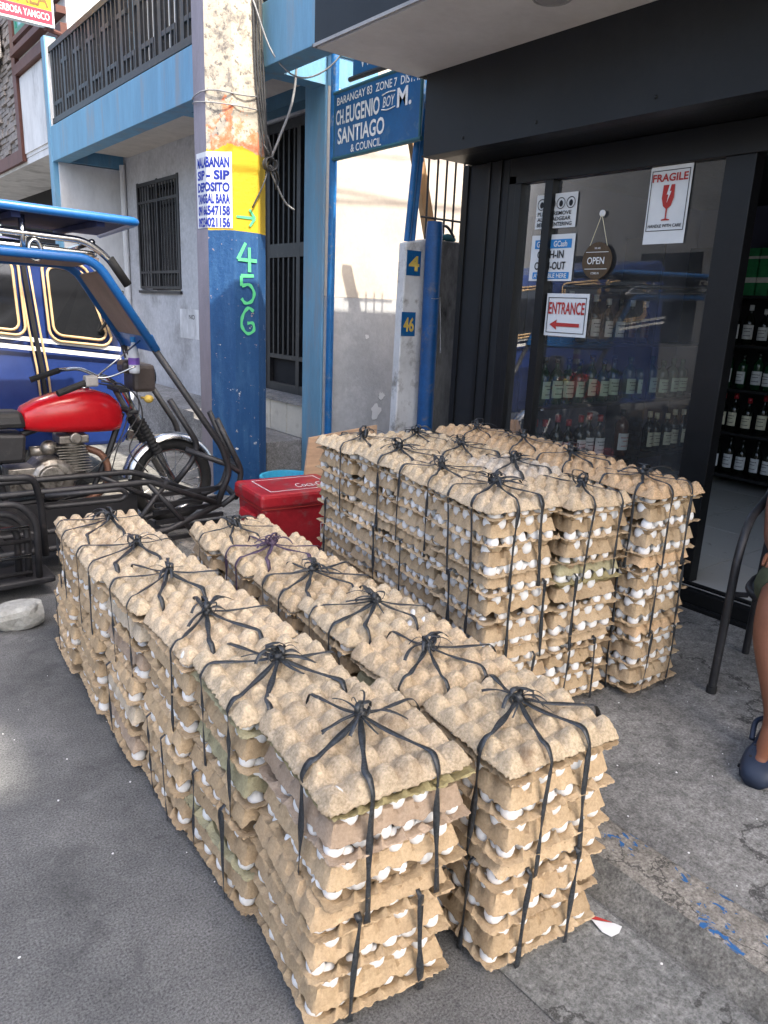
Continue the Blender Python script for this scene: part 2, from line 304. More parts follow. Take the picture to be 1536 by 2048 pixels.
# ------------------------------------------------------------------ mesh helpers
class MB:
    def __init__(s): s.v = []; s.f = []
    def add(s, vs, fs):
        k = len(s.v); s.v += [tuple(p) for p in vs]; s.f += [tuple(i+k for i in f) for f in fs]; return s
    def box(s, a, b, rz=0, piv=None):
        (x0, y0, z0), (x1, y1, z1) = a, b
        vs = [(x, y, z) for z in (z0, z1) for y in (y0, y1) for x in (x0, x1)]
        if rz:
            c = Vector(piv) if piv else Vector(((x0+x1)/2, (y0+y1)/2, 0)); c.z = 0
            m = Matrix.Rotation(rz, 3, 'Z'); vs = [tuple(m @ (Vector(p)-c)+c) for p in vs]
        return s.add(vs, [(0, 2, 3, 1), (4, 5, 7, 6), (0, 1, 5, 4), (2, 6, 7, 3), (0, 4, 6, 2), (1, 3, 7, 5)])
    def hexa(s, p): return s.add(p, [(0, 3, 2, 1), (4, 5, 6, 7), (0, 1, 5, 4), (1, 2, 6, 5), (2, 3, 7, 6), (3, 0, 4, 7)])
    def tube(s, path, r, n=8, closed=False, caps=True):
        P = [Vector(p) for p in path]; m = len(P)
        if not hasattr(r, '__len__'): r = [r]*m
        rings = []; up = None
        for i in range(m):
            if closed: d = P[(i+1) % m]-P[i-1]
            else: d = P[min(i+1, m-1)]-P[max(i-1, 0)]
            if d.length < 1e-9: d = Vector((0, 0, 1))
            d.normalize()
            if up is None: up = Vector((0, 0, 1)) if abs(d.z) < .9 else Vector((1, 0, 0))
            a = d.cross(up)
            if a.length < 1e-6: a = d.orthogonal()
            a.normalize(); up = a.cross(d).normalized()
            rings.append([P[i]+(a*math.cos(2*math.pi*k/n)+up*math.sin(2*math.pi*k/n))*r[i] for k in range(n)])
        vs = [q for g in rings for q in g]; fs = []
        for i in range(m if closed else m-1):
            j = (i+1) % m
            for k in range(n): fs.append((i*n+k, i*n+(k+1) % n, j*n+(k+1) % n, j*n+k))
        if caps and not closed: fs += [tuple(reversed(range(n))), tuple(range((m-1)*n, m*n))]
        return s.add(vs, fs)
    def lathe(s, prof, n=16, c=(0, 0, 0), axis='Z'):
        vs = []; fs = []
        for r, z in prof:
            for k in range(n):
                a = 2*math.pi*k/n; p = (r*math.cos(a), r*math.sin(a), z)
                if axis == 'Y': p = (p[0], p[2], p[1])
                if axis == 'X': p = (p[2], p[0], p[1])
                vs.append((p[0]+c[0], p[1]+c[1], p[2]+c[2]))
        for i in range(len(prof)-1):
            for k in range(n): fs.append((i*n+k, i*n+(k+1) % n, (i+1)*n+(k+1) % n, (i+1)*n+k))
        fs += [tuple(reversed(range(n))), tuple(range((len(prof)-1)*n, len(prof)*n))]
        return s.add(vs, fs)
    def ball(s, c, r, n=12, m=8):
        r = r if hasattr(r, '__len__') else (r, r, r)
        prof = [(math.sin(math.pi*i/m), -math.cos(math.pi*i/m)) for i in range(m+1)]
        prof[0] = (.02, -1); prof[-1] = (.02, 1)
        k = len(s.v); s.lathe(prof, n)
        s.v[k:] = [(p[0]*r[0]+c[0], p[1]*r[1]+c[1], p[2]*r[2]+c[2]) for p in s.v[k:]]; return s
    def prism(s, poly, fn):
        """poly: 2D outline; fn(p, side) -> 3D for side 0/1"""
        n = len(poly); vs = [fn(p, 0) for p in poly]+[fn(p, 1) for p in poly]
        return s.add(vs, [tuple(range(n)), tuple(reversed(range(n, 2*n)))]+[(i, i+n, (i+1) % n+n, (i+1) % n) for i in range(n)])
    def ribbon(s, pts, nrm, wid, th=.0012):
        m = len(pts); vs = []; fs = []
        for i in range(m):
            d = Vector(pts[min(i+1, m-1)])-Vector(pts[max(i-1, 0)])
            nn = Vector(nrm[i]) if isinstance(nrm, list) else Vector(nrm)
            a = d.cross(nn)
            a = a.normalized() if a.length > 1e-7 else Vector((1, 0, 0))
            wd = wid[i] if hasattr(wid, '__len__') else wid
            p = Vector(pts[i]); q = nn.normalized()*th
            vs += [p-a*wd/2, p+a*wd/2, p+a*wd/2+q, p-a*wd/2+q]
        for i in range(m-1):
            for k in range(4): fs.append((i*4+k, i*4+(k+1) % 4, (i+1)*4+(k+1) % 4, (i+1)*4+k))
        fs += [(3, 2, 1, 0), tuple(range((m-1)*4, m*4))]
        return s.add(vs, fs)
    def mesh(s, name, smooth=False, fix=True):
        me = bpy.data.meshes.new(name); me.from_pydata(s.v, [], s.f)
        if fix:
            bm = bmesh.new(); bm.from_mesh(me); bmesh.ops.recalc_face_normals(bm, faces=bm.faces); bm.to_mesh(me); bm.free()
        if smooth: me.shade_smooth()
        me.update(); return me
WM = {}
def thing(name, label, cat, loc=(0, 0, 0), rz=0, group=None, kind=None):
    o = bpy.data.objects.new(name, None); COL.objects.link(o); o.empty_display_size = .1
    o.location = loc; o.rotation_euler = (0, 0, rz)
    WM[o.name] = Matrix.Translation(loc) @ Matrix.Rotation(rz, 4, 'Z')
    tag(o, label, cat, group, kind); return o
def tag(o, label=None, cat=None, group=None, kind=None):
    if label: o['label'] = label
    if cat: o['category'] = cat
    if group: o['group'] = group
    if kind: o['kind'] = kind
    return o
def obj(name, mb, m, parent=None, smooth=False, local=False, bevel=0, auto=False):
    me = mb if isinstance(mb, bpy.types.Mesh) else mb.mesh(name, smooth)
    if not me.materials: me.materials.append(MATS[m] if isinstance(m, str) else m)
    o = bpy.data.objects.new(name, me); COL.objects.link(o)
    if parent is not None:
        o.parent = parent
        if not local: o.matrix_parent_inverse = world(parent).inverted()
    if bevel:
        b = o.modifiers.new('bevel', 'BEVEL'); b.width = bevel; b.segments = 2; b.limit_method = 'ANGLE'
    if auto:
        try: me.set_sharp_from_angle(angle=R(35))
        except Exception: pass
    return o
def world(o):
    return WM.get(o.name, Matrix())      # parts laid out in world coordinates carry an identity frame
def struct(name, mb, m, label=None, parent=None, smooth=False):
    o = obj(name, mb, m, parent, smooth)
    if parent is None: tag(o, label, None, None, 'structure')
    return o
def fillet(path, rad, k=4):
    P = [Vector(p) for p in path]; out = [P[0]]
    for i in range(1, len(P)-1):
        a, b, c = P[i-1], P[i], P[i+1]
        d1 = (a-b); d2 = (c-b); q = min(rad, d1.length*.45, d2.length*.45)
        p1 = b+d1.normalized()*q; p2 = b+d2.normalized()*q
        for j in range(k+1):
            t = j/k; out.append((1-t)**2*p1+2*t*(1-t)*b+t*t*p2)
    out.append(P[-1]); return out
def cat_rom(P, k=6):
    P = [Vector(p) for p in P]; Q = [2*P[0]-P[1]]+P+[2*P[-1]-P[-2]]; out = []
    for i in range(1, len(Q)-2):
        for j in range(k):
            t = j/k; a, b, c, d = Q[i-1:i+3]
            out.append(.5*((2*b)+(c-a)*t+(2*a-5*b+4*c-d)*t*t+(3*b-a-3*c+d)*t**3))
    out.append(P[-1]); return out
# lettering ----------------------------------------------------------------
def text_mesh(s, wd, ht, bold=0.0, shear=0.0):
    cu = bpy.data.curves.new('lettering', 'FONT'); cu.body = s; cu.size = 1; cu.offset = bold; cu.shear = shear; cu.resolution_u = 3
    o = bpy.data.objects.new('t', cu); COL.objects.link(o)
    dg = bpy.context.evaluated_depsgraph_get(); dg.update()
    me = bpy.data.meshes.new_from_object(o.evaluated_get(dg))
    bpy.data.objects.remove(o); bpy.data.curves.remove(cu)
    me.materials.clear()
    xs = [v.co.x for v in me.vertices]; ys = [v.co.y for v in me.vertices]
    x0, x1, y0, y1 = min(xs), max(xs), min(ys), max(ys)
    for v in me.vertices:
        v.co = ((v.co.x-x0)/(x1-x0)*wd, (v.co.y-y0)/(y1-y0)*ht, 0)
    return me
def lettering(s, parent, m, org, u, v, wd, ht, bold=.012, shear=0, fn=None, name='lettering'):
    """text laid on a flat face: org = lower left corner in world, u / v = unit directions"""
    me = text_mesh(s, wd, ht, bold, shear)
    O, U, V = Vector(org), Vector(u).normalized(), Vector(v).normalized()
    for q in me.vertices:
        x, y = q.co.x, q.co.y
        if fn: x, y = fn(x, y)
        q.co = O+U*x+V*y
    me.update(); return obj(name, me, m, parent)
def sheet(org, u, v, wd, ht, th=.002):
    O, U, V = Vector(org), Vector(u).normalized(), Vector(v).normalized(); n = U.cross(V)*th
    p = [O, O+U*wd, O+U*wd+V*ht, O+V*ht]
    return MB().hexa([q-n for q in p]+[q for q in p])
def sheet_frame(org, u, v, wd, ht, t, th=.001):
    mb = MB()
    for a, b, c, d in ((0, 0, wd, t), (0, ht-t, wd, t), (0, t, t, ht-2*t), (wd-t, t, t, ht-2*t)):
        O = Vector(org)+Vector(u)*a+Vector(v)*b
        k = sheet(O, u, v, c, d, th); mb.add(k.v, k.f)
    return mb
YN = Vector((0, -1, 0)); UP = Vector((0, 0, 1)); XP = Vector((1, 0, 0))

# ================================================================== THE SETTING
def cx(y):
    t = max(0, min(1, (y-1.2)/1.8)); return 1.49+.12*t*t*(3-2*t)
SW = .05
def build_ground():
    mb = MB().add([(-60, -60, 0), (60, -60, 0), (60, 90, 0), (-60, 90, 0)], [(0, 1, 2, 3)])
    struct('road', mb, 'asphalt', 'dark grey asphalt road')
    ys = [-8+i*.25 for i in range(60)]+[8+i*3 for i in range(16)]
    rnd = random.Random(3)
    def strip(prof, jit=0):
        mb = MB(); n = len(prof(0))
        for y in ys:
            mb.v += [(px+rnd.uniform(-jit, jit), y, pz+rnd.uniform(-jit, jit)*.5) for px, pz in prof(y)]
        for i in range(len(ys)-1):
            for k in range(n-1): mb.f.append((i*n+k, i*n+k+1, (i+1)*n+k+1, (i+1)*n+k))
        return mb
    struct('gutter', strip(lambda y: [(cx(y)-.40+.03*math.sin(y*2.1), .004), (cx(y)-.012, .004)]), 'gutter_concrete', 'smooth grey concrete gutter strip along the curb')
    cb = struct('curb', strip(lambda y: [(cx(y)+.085, .056), (cx(y)+.11, .061), (cx(y)+.225, .060), (cx(y)+.238, .054), (cx(y)+.242, .03)], .003), 'curb_concrete', 'worn low concrete curb with flecks of blue paint', smooth=True)
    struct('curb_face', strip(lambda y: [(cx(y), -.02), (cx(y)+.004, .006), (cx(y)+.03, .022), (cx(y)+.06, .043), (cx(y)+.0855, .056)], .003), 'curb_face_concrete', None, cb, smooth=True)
    struct('sidewalk', strip(lambda y: [(cx(y)+.246, SW-.006), (cx(y)+.256, SW), (2.4, SW), (3.53, SW)]), 'sidewalk_concrete', 'stained concrete sidewalk in front of the shop')
build_ground()

# ------------------------------------------------------------------ egg bundles
LW = .0
def perim(W, D, nx, ny, m=8):
    """samples round a rectangle: (side, along -1..1, phase in cell 0..1, cell index)"""
    out = []
    for side in range(4):
        n = nx if side in (0, 2) else ny
        for i in range(n*m):
            t = i/(n*m); out.append((side, -1+2*t, (i % m)/m, side*10+i//m))
    return out
def pt(W, D, s, inset, z):
    side, t = s[0], s[1]; a, b = W/2-inset, D/2-inset
    x, y = ((t*a, -b), (a, t*b), (-t*a, b), (-a, -t*b))[side]
    rc = .013; ex, ey = abs(x)-(a-rc), abs(y)-(b-rc)
    if ex > 0 and ey > 0:       # blunt, rounded corners
        l = math.hypot(ex, ey); k = rc/max(l, 1e-6) if l > rc else 1
        x = math.copysign(a-rc+ex*k, x); y = math.copysign(b-rc+ey*k, y)
    return (x, y, z)
def ring_tray(kind, W, D, nx, ny, seed, name):
    rnd = random.Random(seed); S = perim(W, D, nx, ny); n = len(S)
    cell = {k: rnd.random() for k in range(60)}
    off = rnd.uniform(0, 50)
    corner = [rnd.uniform(-.005, .004) for _ in range(4)]
    def g(ph): return abs(ph-.5)*2
    rings = []
    for j in range(9 if kind == 'Q' else 8):
        ring = []
        for i, s in enumerate(S):
            gg = g(s[2]); gg2 = max(0, (gg-.45)/.55); c = cell[s[3]]; ar = (math.cos(gg*math.pi*.5)**1.4)*(.35+.75*(c-.5) if c > .58 else .10)*1.5
            if s[0] in (0, 2): ng = nx
            else: ng = ny
            if abs(s[1]) > 1-1.2/ng*.5: gg2 *= max(0, (1-abs(s[1]))*ng*.8)      # closed corners
            p0 = pt(W, D, s, 0, 0)
            wv = (noise.noise(Vector((p0[0]*9+off, p0[1]*9, 0)))*.0055+noise.noise(Vector((p0[0]*38+off, p0[1]*38, 3)))*.0035)
            cr = corner[(s[0]) % 4]*max(0, abs(s[1])-.6)*2 if s[1] < 0 else corner[(s[0]+1) % 4]*max(0, s[1]-.6)*2
            ji = rnd.uniform(-.0014, .0014)
            if kind == 'P':
                ins, z = [(.014, .008+ar*.014+wv), (.0045+ji*2, wv+ar*.014+cr+ji), (.0035+ji, .0022+wv+ar*.014+cr), (.0058+.001*gg2, .010+wv*.7+ar*.010), (.0098+.004*gg2, .024+wv*.3), (.0140+.026*gg2, .039), (.0165+.036*gg2, .0468), (.042, .048)][j]
            else:
                po = gg2*gg2*(.6+.7*c)
                ins, z = [(.042, -.0275), (.025+.022*gg2, -.027), (.019+.024*gg2, -.015), (.0150+.012*gg2, -.0025+wv), (-.0065+ji*2, -.0004+wv+cr+ji), (-.006+ji*2, .0018+wv+cr+ji), (.006, .002+.013*po+wv), (.012, .001+.020*po), (.026, -.007+.010*po)][j]
            ring.append(pt(W, D, s, ins, z))
        rings.append(ring)
    mb = MB(); mb.v = [p for r in rings for p in r]
    for j in range(len(rings)-1):
        for i in range(n):
            k = (i+1) % n; mb.f.append((j*n+i, j*n+k, (j+1)*n+k, (j+1)*n+i))
    L = len(rings)-1
    mb.f.append(tuple(range(L*n, L*n+n)))
    if kind == 'Q': mb.f.append(tuple(reversed(range(n))))
    me = mb.mesh(name, True); me.set_sharp_from_angle(angle=R(32)); me.materials.append(MATS['pulp_smooth']); return me
def lid_mesh(W, D, nx, ny, seed, name):
    rnd = random.Random(seed); q = 10; NX, NY = nx*q, ny*q
    hh = [[rnd.uniform(.9, 1.08)*(rnd.choice((.72, .8)) if rnd.random() < .12 else 1) for _ in range(ny)] for _ in range(nx)]
    ox = [[(rnd.uniform(-.07, .07), rnd.uniform(-.07, .07)) for _ in range(ny)] for _ in range(nx)]
    off = rnd.uniform(0, 90); corner = [rnd.uniform(-.007, .004) for _ in range(4)]
    mb = MB()
    for j in range(NY+1):
        for i in range(NX+1):
            u, v = i/NX, j/NY; x, y = (u-.5)*W, (v-.5)*D
            ci, cj = min(nx-1, i//q), min(ny-1, j//q)
            a = ((u*nx-ci)-.5)*2+ox[ci][cj][0]; b = ((v*ny-cj)-.5)*2+ox[ci][cj][1]
            r = (abs(a)**2.4+abs(b)**2.4)**(1/2.4)
            f = 1/(1+math.exp((r-.68)*8.0)); f = min(1, f*1.05)*(1-.06*max(0, .35-r)/.35)
            post = max(0, (abs(a)+abs(b)-1.25))*.8
            z = .0105+.0285*f*hh[ci][cj]-.011*min(1, post)+.004*max(0, math.sin(a*7+off)*math.sin(b*6+off))*f
            d = min(u*W, (1-u)*W, v*D, (1-v)*D)
            z = min(z, .001+max(0, d-.004)*1.75+d*.15)
            wv = noise.noise(Vector((x*8+off, y*8, 1)))*.008*(1-min(1, d/.06))+noise.noise(Vector((x*45+off, y*45, 2)))*.0022+noise.noise(Vector((x*120+off, y*120, 5)))*.0011
            cd = max(0, abs(u-.5)*2-.65)*max(0, abs(v-.5)*2-.65)*8
            z += wv+corner[(u > .5)+2*(v > .5)]*cd
            e = 1 if d < 1e-6 else 0
            jx = rnd.uniform(-.003, .004)*e; z += rnd.uniform(-.0015, .0015)*e
            ex, ey = max(0, abs(x)-(W/2-.03)), max(0, abs(y)-(D/2-.03)); cr_ = max(0, math.hypot(ex, ey)-.03)*.8; ln = math.hypot(ex, ey) or 1
            x -= math.copysign(cr_*ex/ln, x); y -= math.copysign(cr_*ey/ln, y)
            mb.v.append((x*(1+jx/W*2), y*(1+jx/D*2), z))
    n = NX+1
    for j in range(NY):
        for i in range(NX): mb.f.append((j*n+i, j*n+i+1, (j+1)*n+i+1, (j+1)*n+i))
    # turned-down lip so that the torn edge has thickness
    border = [i for i in range(n)]+[j*n+NX for j in range(1, NY+1)]+[NY*n+i for i in range(NX-1, -1, -1)]+[j*n for j in range(NY-1, 0, -1)]
    k = len(mb.v); m = len(border)
    for b in border:
        x, y, z = mb.v[b]; mb.v.append((x*.998, y*.998, z-.0032))
    for b in border:
        x, y, z = mb.v[b]; mb.v.append((x*.94, y*.94, z+.004))
    for a in range(m):
        c = (a+1) % m; mb.f += [(border[a], k+a, k+c, border[c]), (k+a, k+m+a, k+m+c, k+c)]
    me = mb.mesh(name, True); me.materials.append(MATS['pulp']); return me
FAM = {}
for key, (lw, ld, tw, td, nx, ny) in {'wide': (.354, .378, .340, .366, 6, 5), 'square': (.350, .338, .334, .322, 6, 5), 'deep': (.318, .362, .304, .348, 5, 6)}.items():
    FAM[key] = dict(dim=(tw, td, nx, ny, lw, ld),
        P=[ring_tray('P', tw, td, nx, ny, 100+i, 'tray') for i in range(5)],
        Q=[ring_tray('Q', tw, td, nx, ny, 200+i, 'tray') for i in range(5)],
        L=[lid_mesh(lw, ld, nx, ny, 300+i+len(key), 'lid_tray') for i in range(7)])
def egg_mesh():
    m = 9; pr = []
    for i in range(m+1):
        a = math.pi*i/m; z = -math.cos(a); r = math.sin(a)*(1-.13*z)
        pr.append((max(.0006, r*.0222), z*.0285))
    me = MB().lathe(pr, 12).mesh('egg', True); me.materials.append(MATS['egg_shell']); return me
EGG = egg_mesh()
LIDS = [(.69, .58, .425), (.66, .545, .39), (.71, .60, .45), (.675, .56, .41), (.64, .515, .36)]  # paler than tray sides: weathering, plus overhead light put into the colour
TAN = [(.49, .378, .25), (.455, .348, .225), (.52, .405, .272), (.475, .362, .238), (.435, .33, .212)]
MAUVE = (.42, .33, .255); OLIVE = (.34, .30, .165); PALE = (.54, .47, .37); SAGE = (.40, .375, .245)
BH = .275    # step from one bundle to the next in a stack
def bundle(label, cat, loc, rz, fam, seed, faces, top, group, special=None, strap='strap', knot=True, vs=1.0):
    rnd = random.Random(seed); F = FAM[fam]; tw, td, nx, ny, lw, ld = F['dim']
    t = thing('egg_bundle', label, cat, loc, rz, group)
    def part(name, me, z, col):
        o = obj(name, me, 'pulp', t, local=True); j = rnd.uniform(-.004, .004); k = rnd.uniform(-.004, .004)
        o.location = (j, k, z); fl = rnd.choice((0, math.pi)); o.rotation_euler = (rnd.uniform(-.008, .008), rnd.uniform(-.008, .008), rnd.uniform(-.02, .02)+fl)
        v = rnd.uniform(.9, 1.06); o.color = (col[0]*v, col[1]*v, col[2]*v, 1); return o
    sp = special or {}
    cells = set(); gaps = []
    for fc in faces:
        if fc == '-y': cells |= {(i, 0) for i in range(nx)}; gaps += [(i/nx-.5, -1) for i in range(1, nx)]
        if fc == '+y': cells |= {(i, ny-1) for i in range(nx)}; gaps += [(i/nx-.5, 1) for i in range(1, nx)]
        if fc == '-x': cells |= {(0, j) for j in range(ny)}; gaps += [(-2, j/ny-.5) for j in range(1, ny)]
        if fc == '+x': cells |= {(nx-1, j) for j in range(ny)}; gaps += [(2, j/ny-.5) for j in range(1, ny)]
    zq = [.026, .026+.0975*vs, .026+.195*vs]; ZL = .195*vs+.0505
    def egg(x, y, z, par, tilt=.25):
        e = bpy.data.objects.new('egg', EGG); COL.objects.link(e); e.parent = par
        # the tray may be turned: undo its small offset and turn so that eggs stay in their cells
        e.matrix_parent_inverse = Matrix.Rotation(-par.rotation_euler[2], 4, 'Z') @ Matrix.Translation((-par.location.x, -par.location.y, -par.location.z))
        e.location = (x, y, z); e.rotation_euler = (rnd.uniform(-tilt, tilt), rnd.uniform(-tilt, tilt), rnd.uniform(0, 6)); s = rnd.uniform(.93, 1.05); e.scale = (s, s, s)
    for k in range(3):
        q = part('tray', rnd.choice(F['Q']), zq[k], sp.get('Q%d' % k, rnd.choice(TAN)))
        for (i, j) in sorted(cells):
            if rnd.random() < .14: continue
            x = ((i+.5)/nx-.5)*tw; y = ((j+.5)/ny-.5)*td
            x = max(-tw/2+.0265, min(tw/2-.0265, x)); y = max(-td/2+.0265, min(td/2-.0265, y))
            egg(x+rnd.uniform(-.002, .002), y+rnd.uniform(-.002, .002), zq[k]+.0165+rnd.uniform(-.002, .003), q)
        if k < 2:
            p = part('tray', rnd.choice(F['P']), zq[k]+.0255*vs+.0008, sp.get('P%d' % k, rnd.choice(TAN)))
            for gx, gy in gaps:
                if rnd.random() < .22: continue
                x = gx*tw if abs(gx) < 1 else math.copysign(tw/2-.0335, gx); y = gy*td if abs(gy) < 1 else math.copysign(td/2-.0335, gy)
                if abs(x) > tw/2-.03: x = math.copysign(tw/2-.0335, x)
                if abs(y) > td/2-.03: y = math.copysign(td/2-.0335, y)
                egg(x, y, zq[k]+.0745*vs+rnd.uniform(-.002, .002), p, .12)
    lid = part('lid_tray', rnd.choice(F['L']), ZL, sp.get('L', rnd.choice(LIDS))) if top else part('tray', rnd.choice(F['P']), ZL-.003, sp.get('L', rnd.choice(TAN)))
    if not top:
        for gx, gy in gaps:
            if rnd.random() < .1: continue
            x = gx*tw if abs(gx) < 1 else math.copysign(tw/2-.050, gx); y = gy*td if abs(gy) < 1 else math.copysign(td/2-.046, gy)
            egg(x, y, ZL+.042+rnd.uniform(-.002, .002), lid, .12)
    lid.rotation_euler = (rnd.uniform(-.03, .03)*top, rnd.uniform(-.03, .03)*top, lid.rotation_euler[2] if not top else rnd.uniform(-.03, .03)+rnd.choice((0, math.pi)))
    # straps
    zt = ZL+.0405; kx, ky = rnd.uniform(-.03, .03), rnd.uniform(-.03, .03); K = Vector((kx, ky, zt+.012))
    def strap_on(face, pos, slant):
        ax = 0 if face[1] == 'y' else 1; sg = -1 if face[0] == '-' else 1
        half = (td if ax == 0 else tw)/2; lh = (ld if ax == 0 else lw)/2
        span = (tw if ax == 0 else td)/2
        def P(a, o, z): return Vector((a, sg*o, z)) if ax == 0 else Vector((sg*o, a, z))
        on = P(0, 1, 0); on = on/on.length; a0 = pos*span; a1 = (pos+slant)*span
        pts = []; nr = []
        if top:
            E = P(a0, lh-.030, zt+.001)
            for i in range(6):
                f = i/6; p = K.lerp(E, f); p.z = max(zt+.0015, p.z-.010*math.sin(f*math.pi*.5)); pts.append(p); nr.append(UP)
            pts += [E, P(a0, lh-.012, ZL+.036), P(a0, lh+.003, ZL+.012)]; nr += [(UP*2+on).normalized(), (UP+on).normalized(), (on*2+UP).normalized()]
        else:
            pts += [P(a0, lh-.010, ZL+.008), P(a0, lh+.003, ZL-.001)]; nr += [(UP+on).normalized(), on]
        for i in range(7):
            f = i/6; bow = .006*math.sin(f*math.pi)
            pts.append(P(a0+(a1-a0)*f+.002*math.sin(f*5+seed), max(half+.007, lh+.003-.012*f)+bow*.3, ZL-.0075-f*(ZL-.0095+(.040 if loc[2] > .1 else 0)))); nr.append((on+P(rnd.uniform(-.5, .5), 0, 0)).normalized())
        pts = cat_rom(pts, 3); nr = [nr[min(len(nr)-1, i//3)] for i in range(len(pts))]
        nr = [(nr[max(0, i-1)]+nr[i]+nr[min(len(nr)-1, i+1)]).normalized() for i in range(len(nr))]
        w0 = rnd.uniform(.0085, .015); ph = rnd.uniform(0, 6)
        wd = [w0*(1+.28*math.sin(i*.5+ph)) for i in range(len(pts))]
        obj('strap', MB().ribbon(pts, nr, wd), strap, t, local=True, smooth=True)
    for fc in faces:
        a = rnd.uniform(-.62, -.34); b = rnd.uniform(.22, .6)
        if rnd.random() < .62 or top: strap_on(fc, a, rnd.uniform(-.12, .12))
        if (rnd.random() < .62 and not top) or (top and (fc == '-y' or rnd.random() < .35)): strap_on(fc, b, rnd.uniform(-.16, .16))
    if top and knot:
        if '+x' not in faces: strap_on('+x', rnd.uniform(-.4, .4), 0)
        if '+y' not in faces: strap_on('+y', rnd.uniform(-.4, .4), 0)
        mb = MB(); K2 = K+Vector((0, 0, .004))
        mb.ball(K2, (.017, .015, .013), 8, 6)
        for i in range(3):     # crumpled loops round the knot
            a = rnd.uniform(0, 6.3); c = K2+Vector((math.cos(a)*.012, math.sin(a)*.012, rnd.uniform(.004, .018))); rr = rnd.uniform(.012, .026)
            ax = Vector((math.cos(a), math.sin(a), 0)); pts = [c+(ax*math.cos(q*.7)+UP*math.sin(q*.7))*rr*(1+.2*math.sin(q*2)) for q in range(10)]
            side = ax.cross(UP); mb.ribbon(pts, [(p-c).normalized() for p in pts], [.008+.006*((q % 3)/2) for q in range(10)])
        for i in range(rnd.randint(6, 9)):   # loose tails
            a = rnd.uniform(0, 6.3); L = rnd.uniform(.045, .125); lift = rnd.uniform(.003, .03); bend = rnd.uniform(-.9, .9)
            pts = []
            for q in range(9):
                f = q/8; aa = a+bend*f*.6; pts.append(K2+Vector((math.cos(aa)*L*f, math.sin(aa)*L*f, lift*math.sin(f*2.6)*1.2-.010*f)))
            side = Vector((-math.sin(a), math.cos(a), 0)); tw_ = rnd.uniform(-.9, .9)
            w0 = rnd.choice((.003, .006, .011, .013, .014))
            mb.ribbon(pts, [(UP+side*(tw_*(1-q/8)+.2*math.sin(q))).normalized() for q in range(9)], [w0*(1-.35*q/8) for q in range(9)])
        obj('knot', mb, strap, t, local=True, smooth=True)
    return t
ORD = ['nearest', 'second', 'third', 'fourth', 'fifth', 'farthest']
def build_eggs():
    left = [(.915, 1.20, -7), (.912, 1.585, -3), (.915, 1.97, -2), (.922, 2.35, -3), (.932, 2.73, -5), (.948, 3.11, -8)]
    right = [(1.305, 1.065, -6), (1.325, 1.415, -5), (1.35, 1.765, -6), (1.375, 2.11, -7), (1.395, 2.455, -9), (1.41, 2.80, -11)]
    left = [(x*.974, y*.974, a) for x, y, a in left]; right = [(x*.974, y*.974, a) for x, y, a in right]; sd = 1000
    for row, lst in (('left', left), ('right', right)):
        for i, (x, y, a) in enumerate(lst):
            rnd = random.Random(sd+i)
            for lev in range(2):
                sd += 1
                faces = ['-x', '-y']
                if row == 'right' and lev == 1: faces.append('+x')
                sp = {}
                if row == 'left' and i == 0 and lev == 1: sp = {'Q2': OLIVE, 'P1': MAUVE, 'Q1': MAUVE}
                if row == 'left' and i == 1: sp = {'Q2': SAGE, 'P0': SAGE} if lev == 1 else {'Q1': SAGE}
                if row == 'left' and i == 3: sp = {'P1': PALE, 'P0': MAUVE}
                if row == 'right' and i == 1: sp = {'P1': SAGE}
                stp = 'strap_purple' if (row == 'right' and i == 4 and lev == 1) else 'strap'
                nm = ORD[i]
                if lev == 1: lab = 'topmost egg bundle of the %s stack in the %s row on the road' % (nm, row)
                else: lab = 'bottom egg bundle of the %s stack in the %s row on the road' % (nm, row)
                # bottom bundles sit a little askew under the upper ones
                bundle(lab, 'egg bundle', (x+rnd.uniform(-.008, .008)-(0 if lev else ((.035 if i == 0 else .02) if row == 'left' else .010)), y+rnd.uniform(-.006, .006), .004+lev*.290), R(a+rnd.uniform(-2.5, 2.5)), 'wide' if row == 'left' else 'square', sd, faces, lev == 1, 'egg bundles stacked in two rows on the road', sp, stp, vs=1.06+rnd.uniform(-.045, .045) if lev else 1.12)
    A = [(1.93, 1.765), (1.98, 2.115), (2.03, 2.46), (2.08, 2.805)]
    B = [(2.237, 1.712), (2.29, 2.065), (2.34, 2.41), (2.39, 2.755)]
    C = [(2.548, 1.605), (2.645, 1.985), (2.71, 2.365), (2.785, 2.745)]
    o4 = ['nearest', 'second', 'third', 'farthest']
    lv = ['bottom', 'middle', 'top']
    for row, lst, fam in (('street side', A, 'deep'), ('middle', B, 'deep'), ('shop side', C, 'deep')):
        for i, (x, y) in enumerate(lst):
            for lev in range(3):
                sd += 1; rnd = random.Random(sd)
                faces = []
                if row == 'street side': faces = ['-x', '-y']
                elif row == 'middle': faces = ['-y'] if i == 0 else (['-y', '-x'] if lev == 2 else [])
                else: faces = ['-x', '-y', '+x'] if (i == 0 or lev == 2) else ['+x']
                sp = {}
                if row == 'middle' and i == 0 and lev == 1: sp = {'L': SAGE, 'Q2': OLIVE}
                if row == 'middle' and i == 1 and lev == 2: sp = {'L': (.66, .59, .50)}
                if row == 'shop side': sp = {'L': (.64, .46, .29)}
                lab = '%s egg bundle of the %s stack in the %s row of the sidewalk block' % (lv[lev], o4[i], row)
                extra = .018 if row == 'shop side' else 0
                bundle(lab, 'egg bundle', (x+rnd.uniform(-.012, .012), y+rnd.uniform(-.010, .010), SW+.006+lev*(BH+extra*.5)), R(rnd.uniform(-2.5, 2.5)-(4 if row == 'shop side' and i == 0 else 8)), fam, sd, faces, lev == 2, 'egg bundles piled three high on the sidewalk', sp, vs=1.0+rnd.uniform(-.05, .05) if lev == 2 else 1.06)
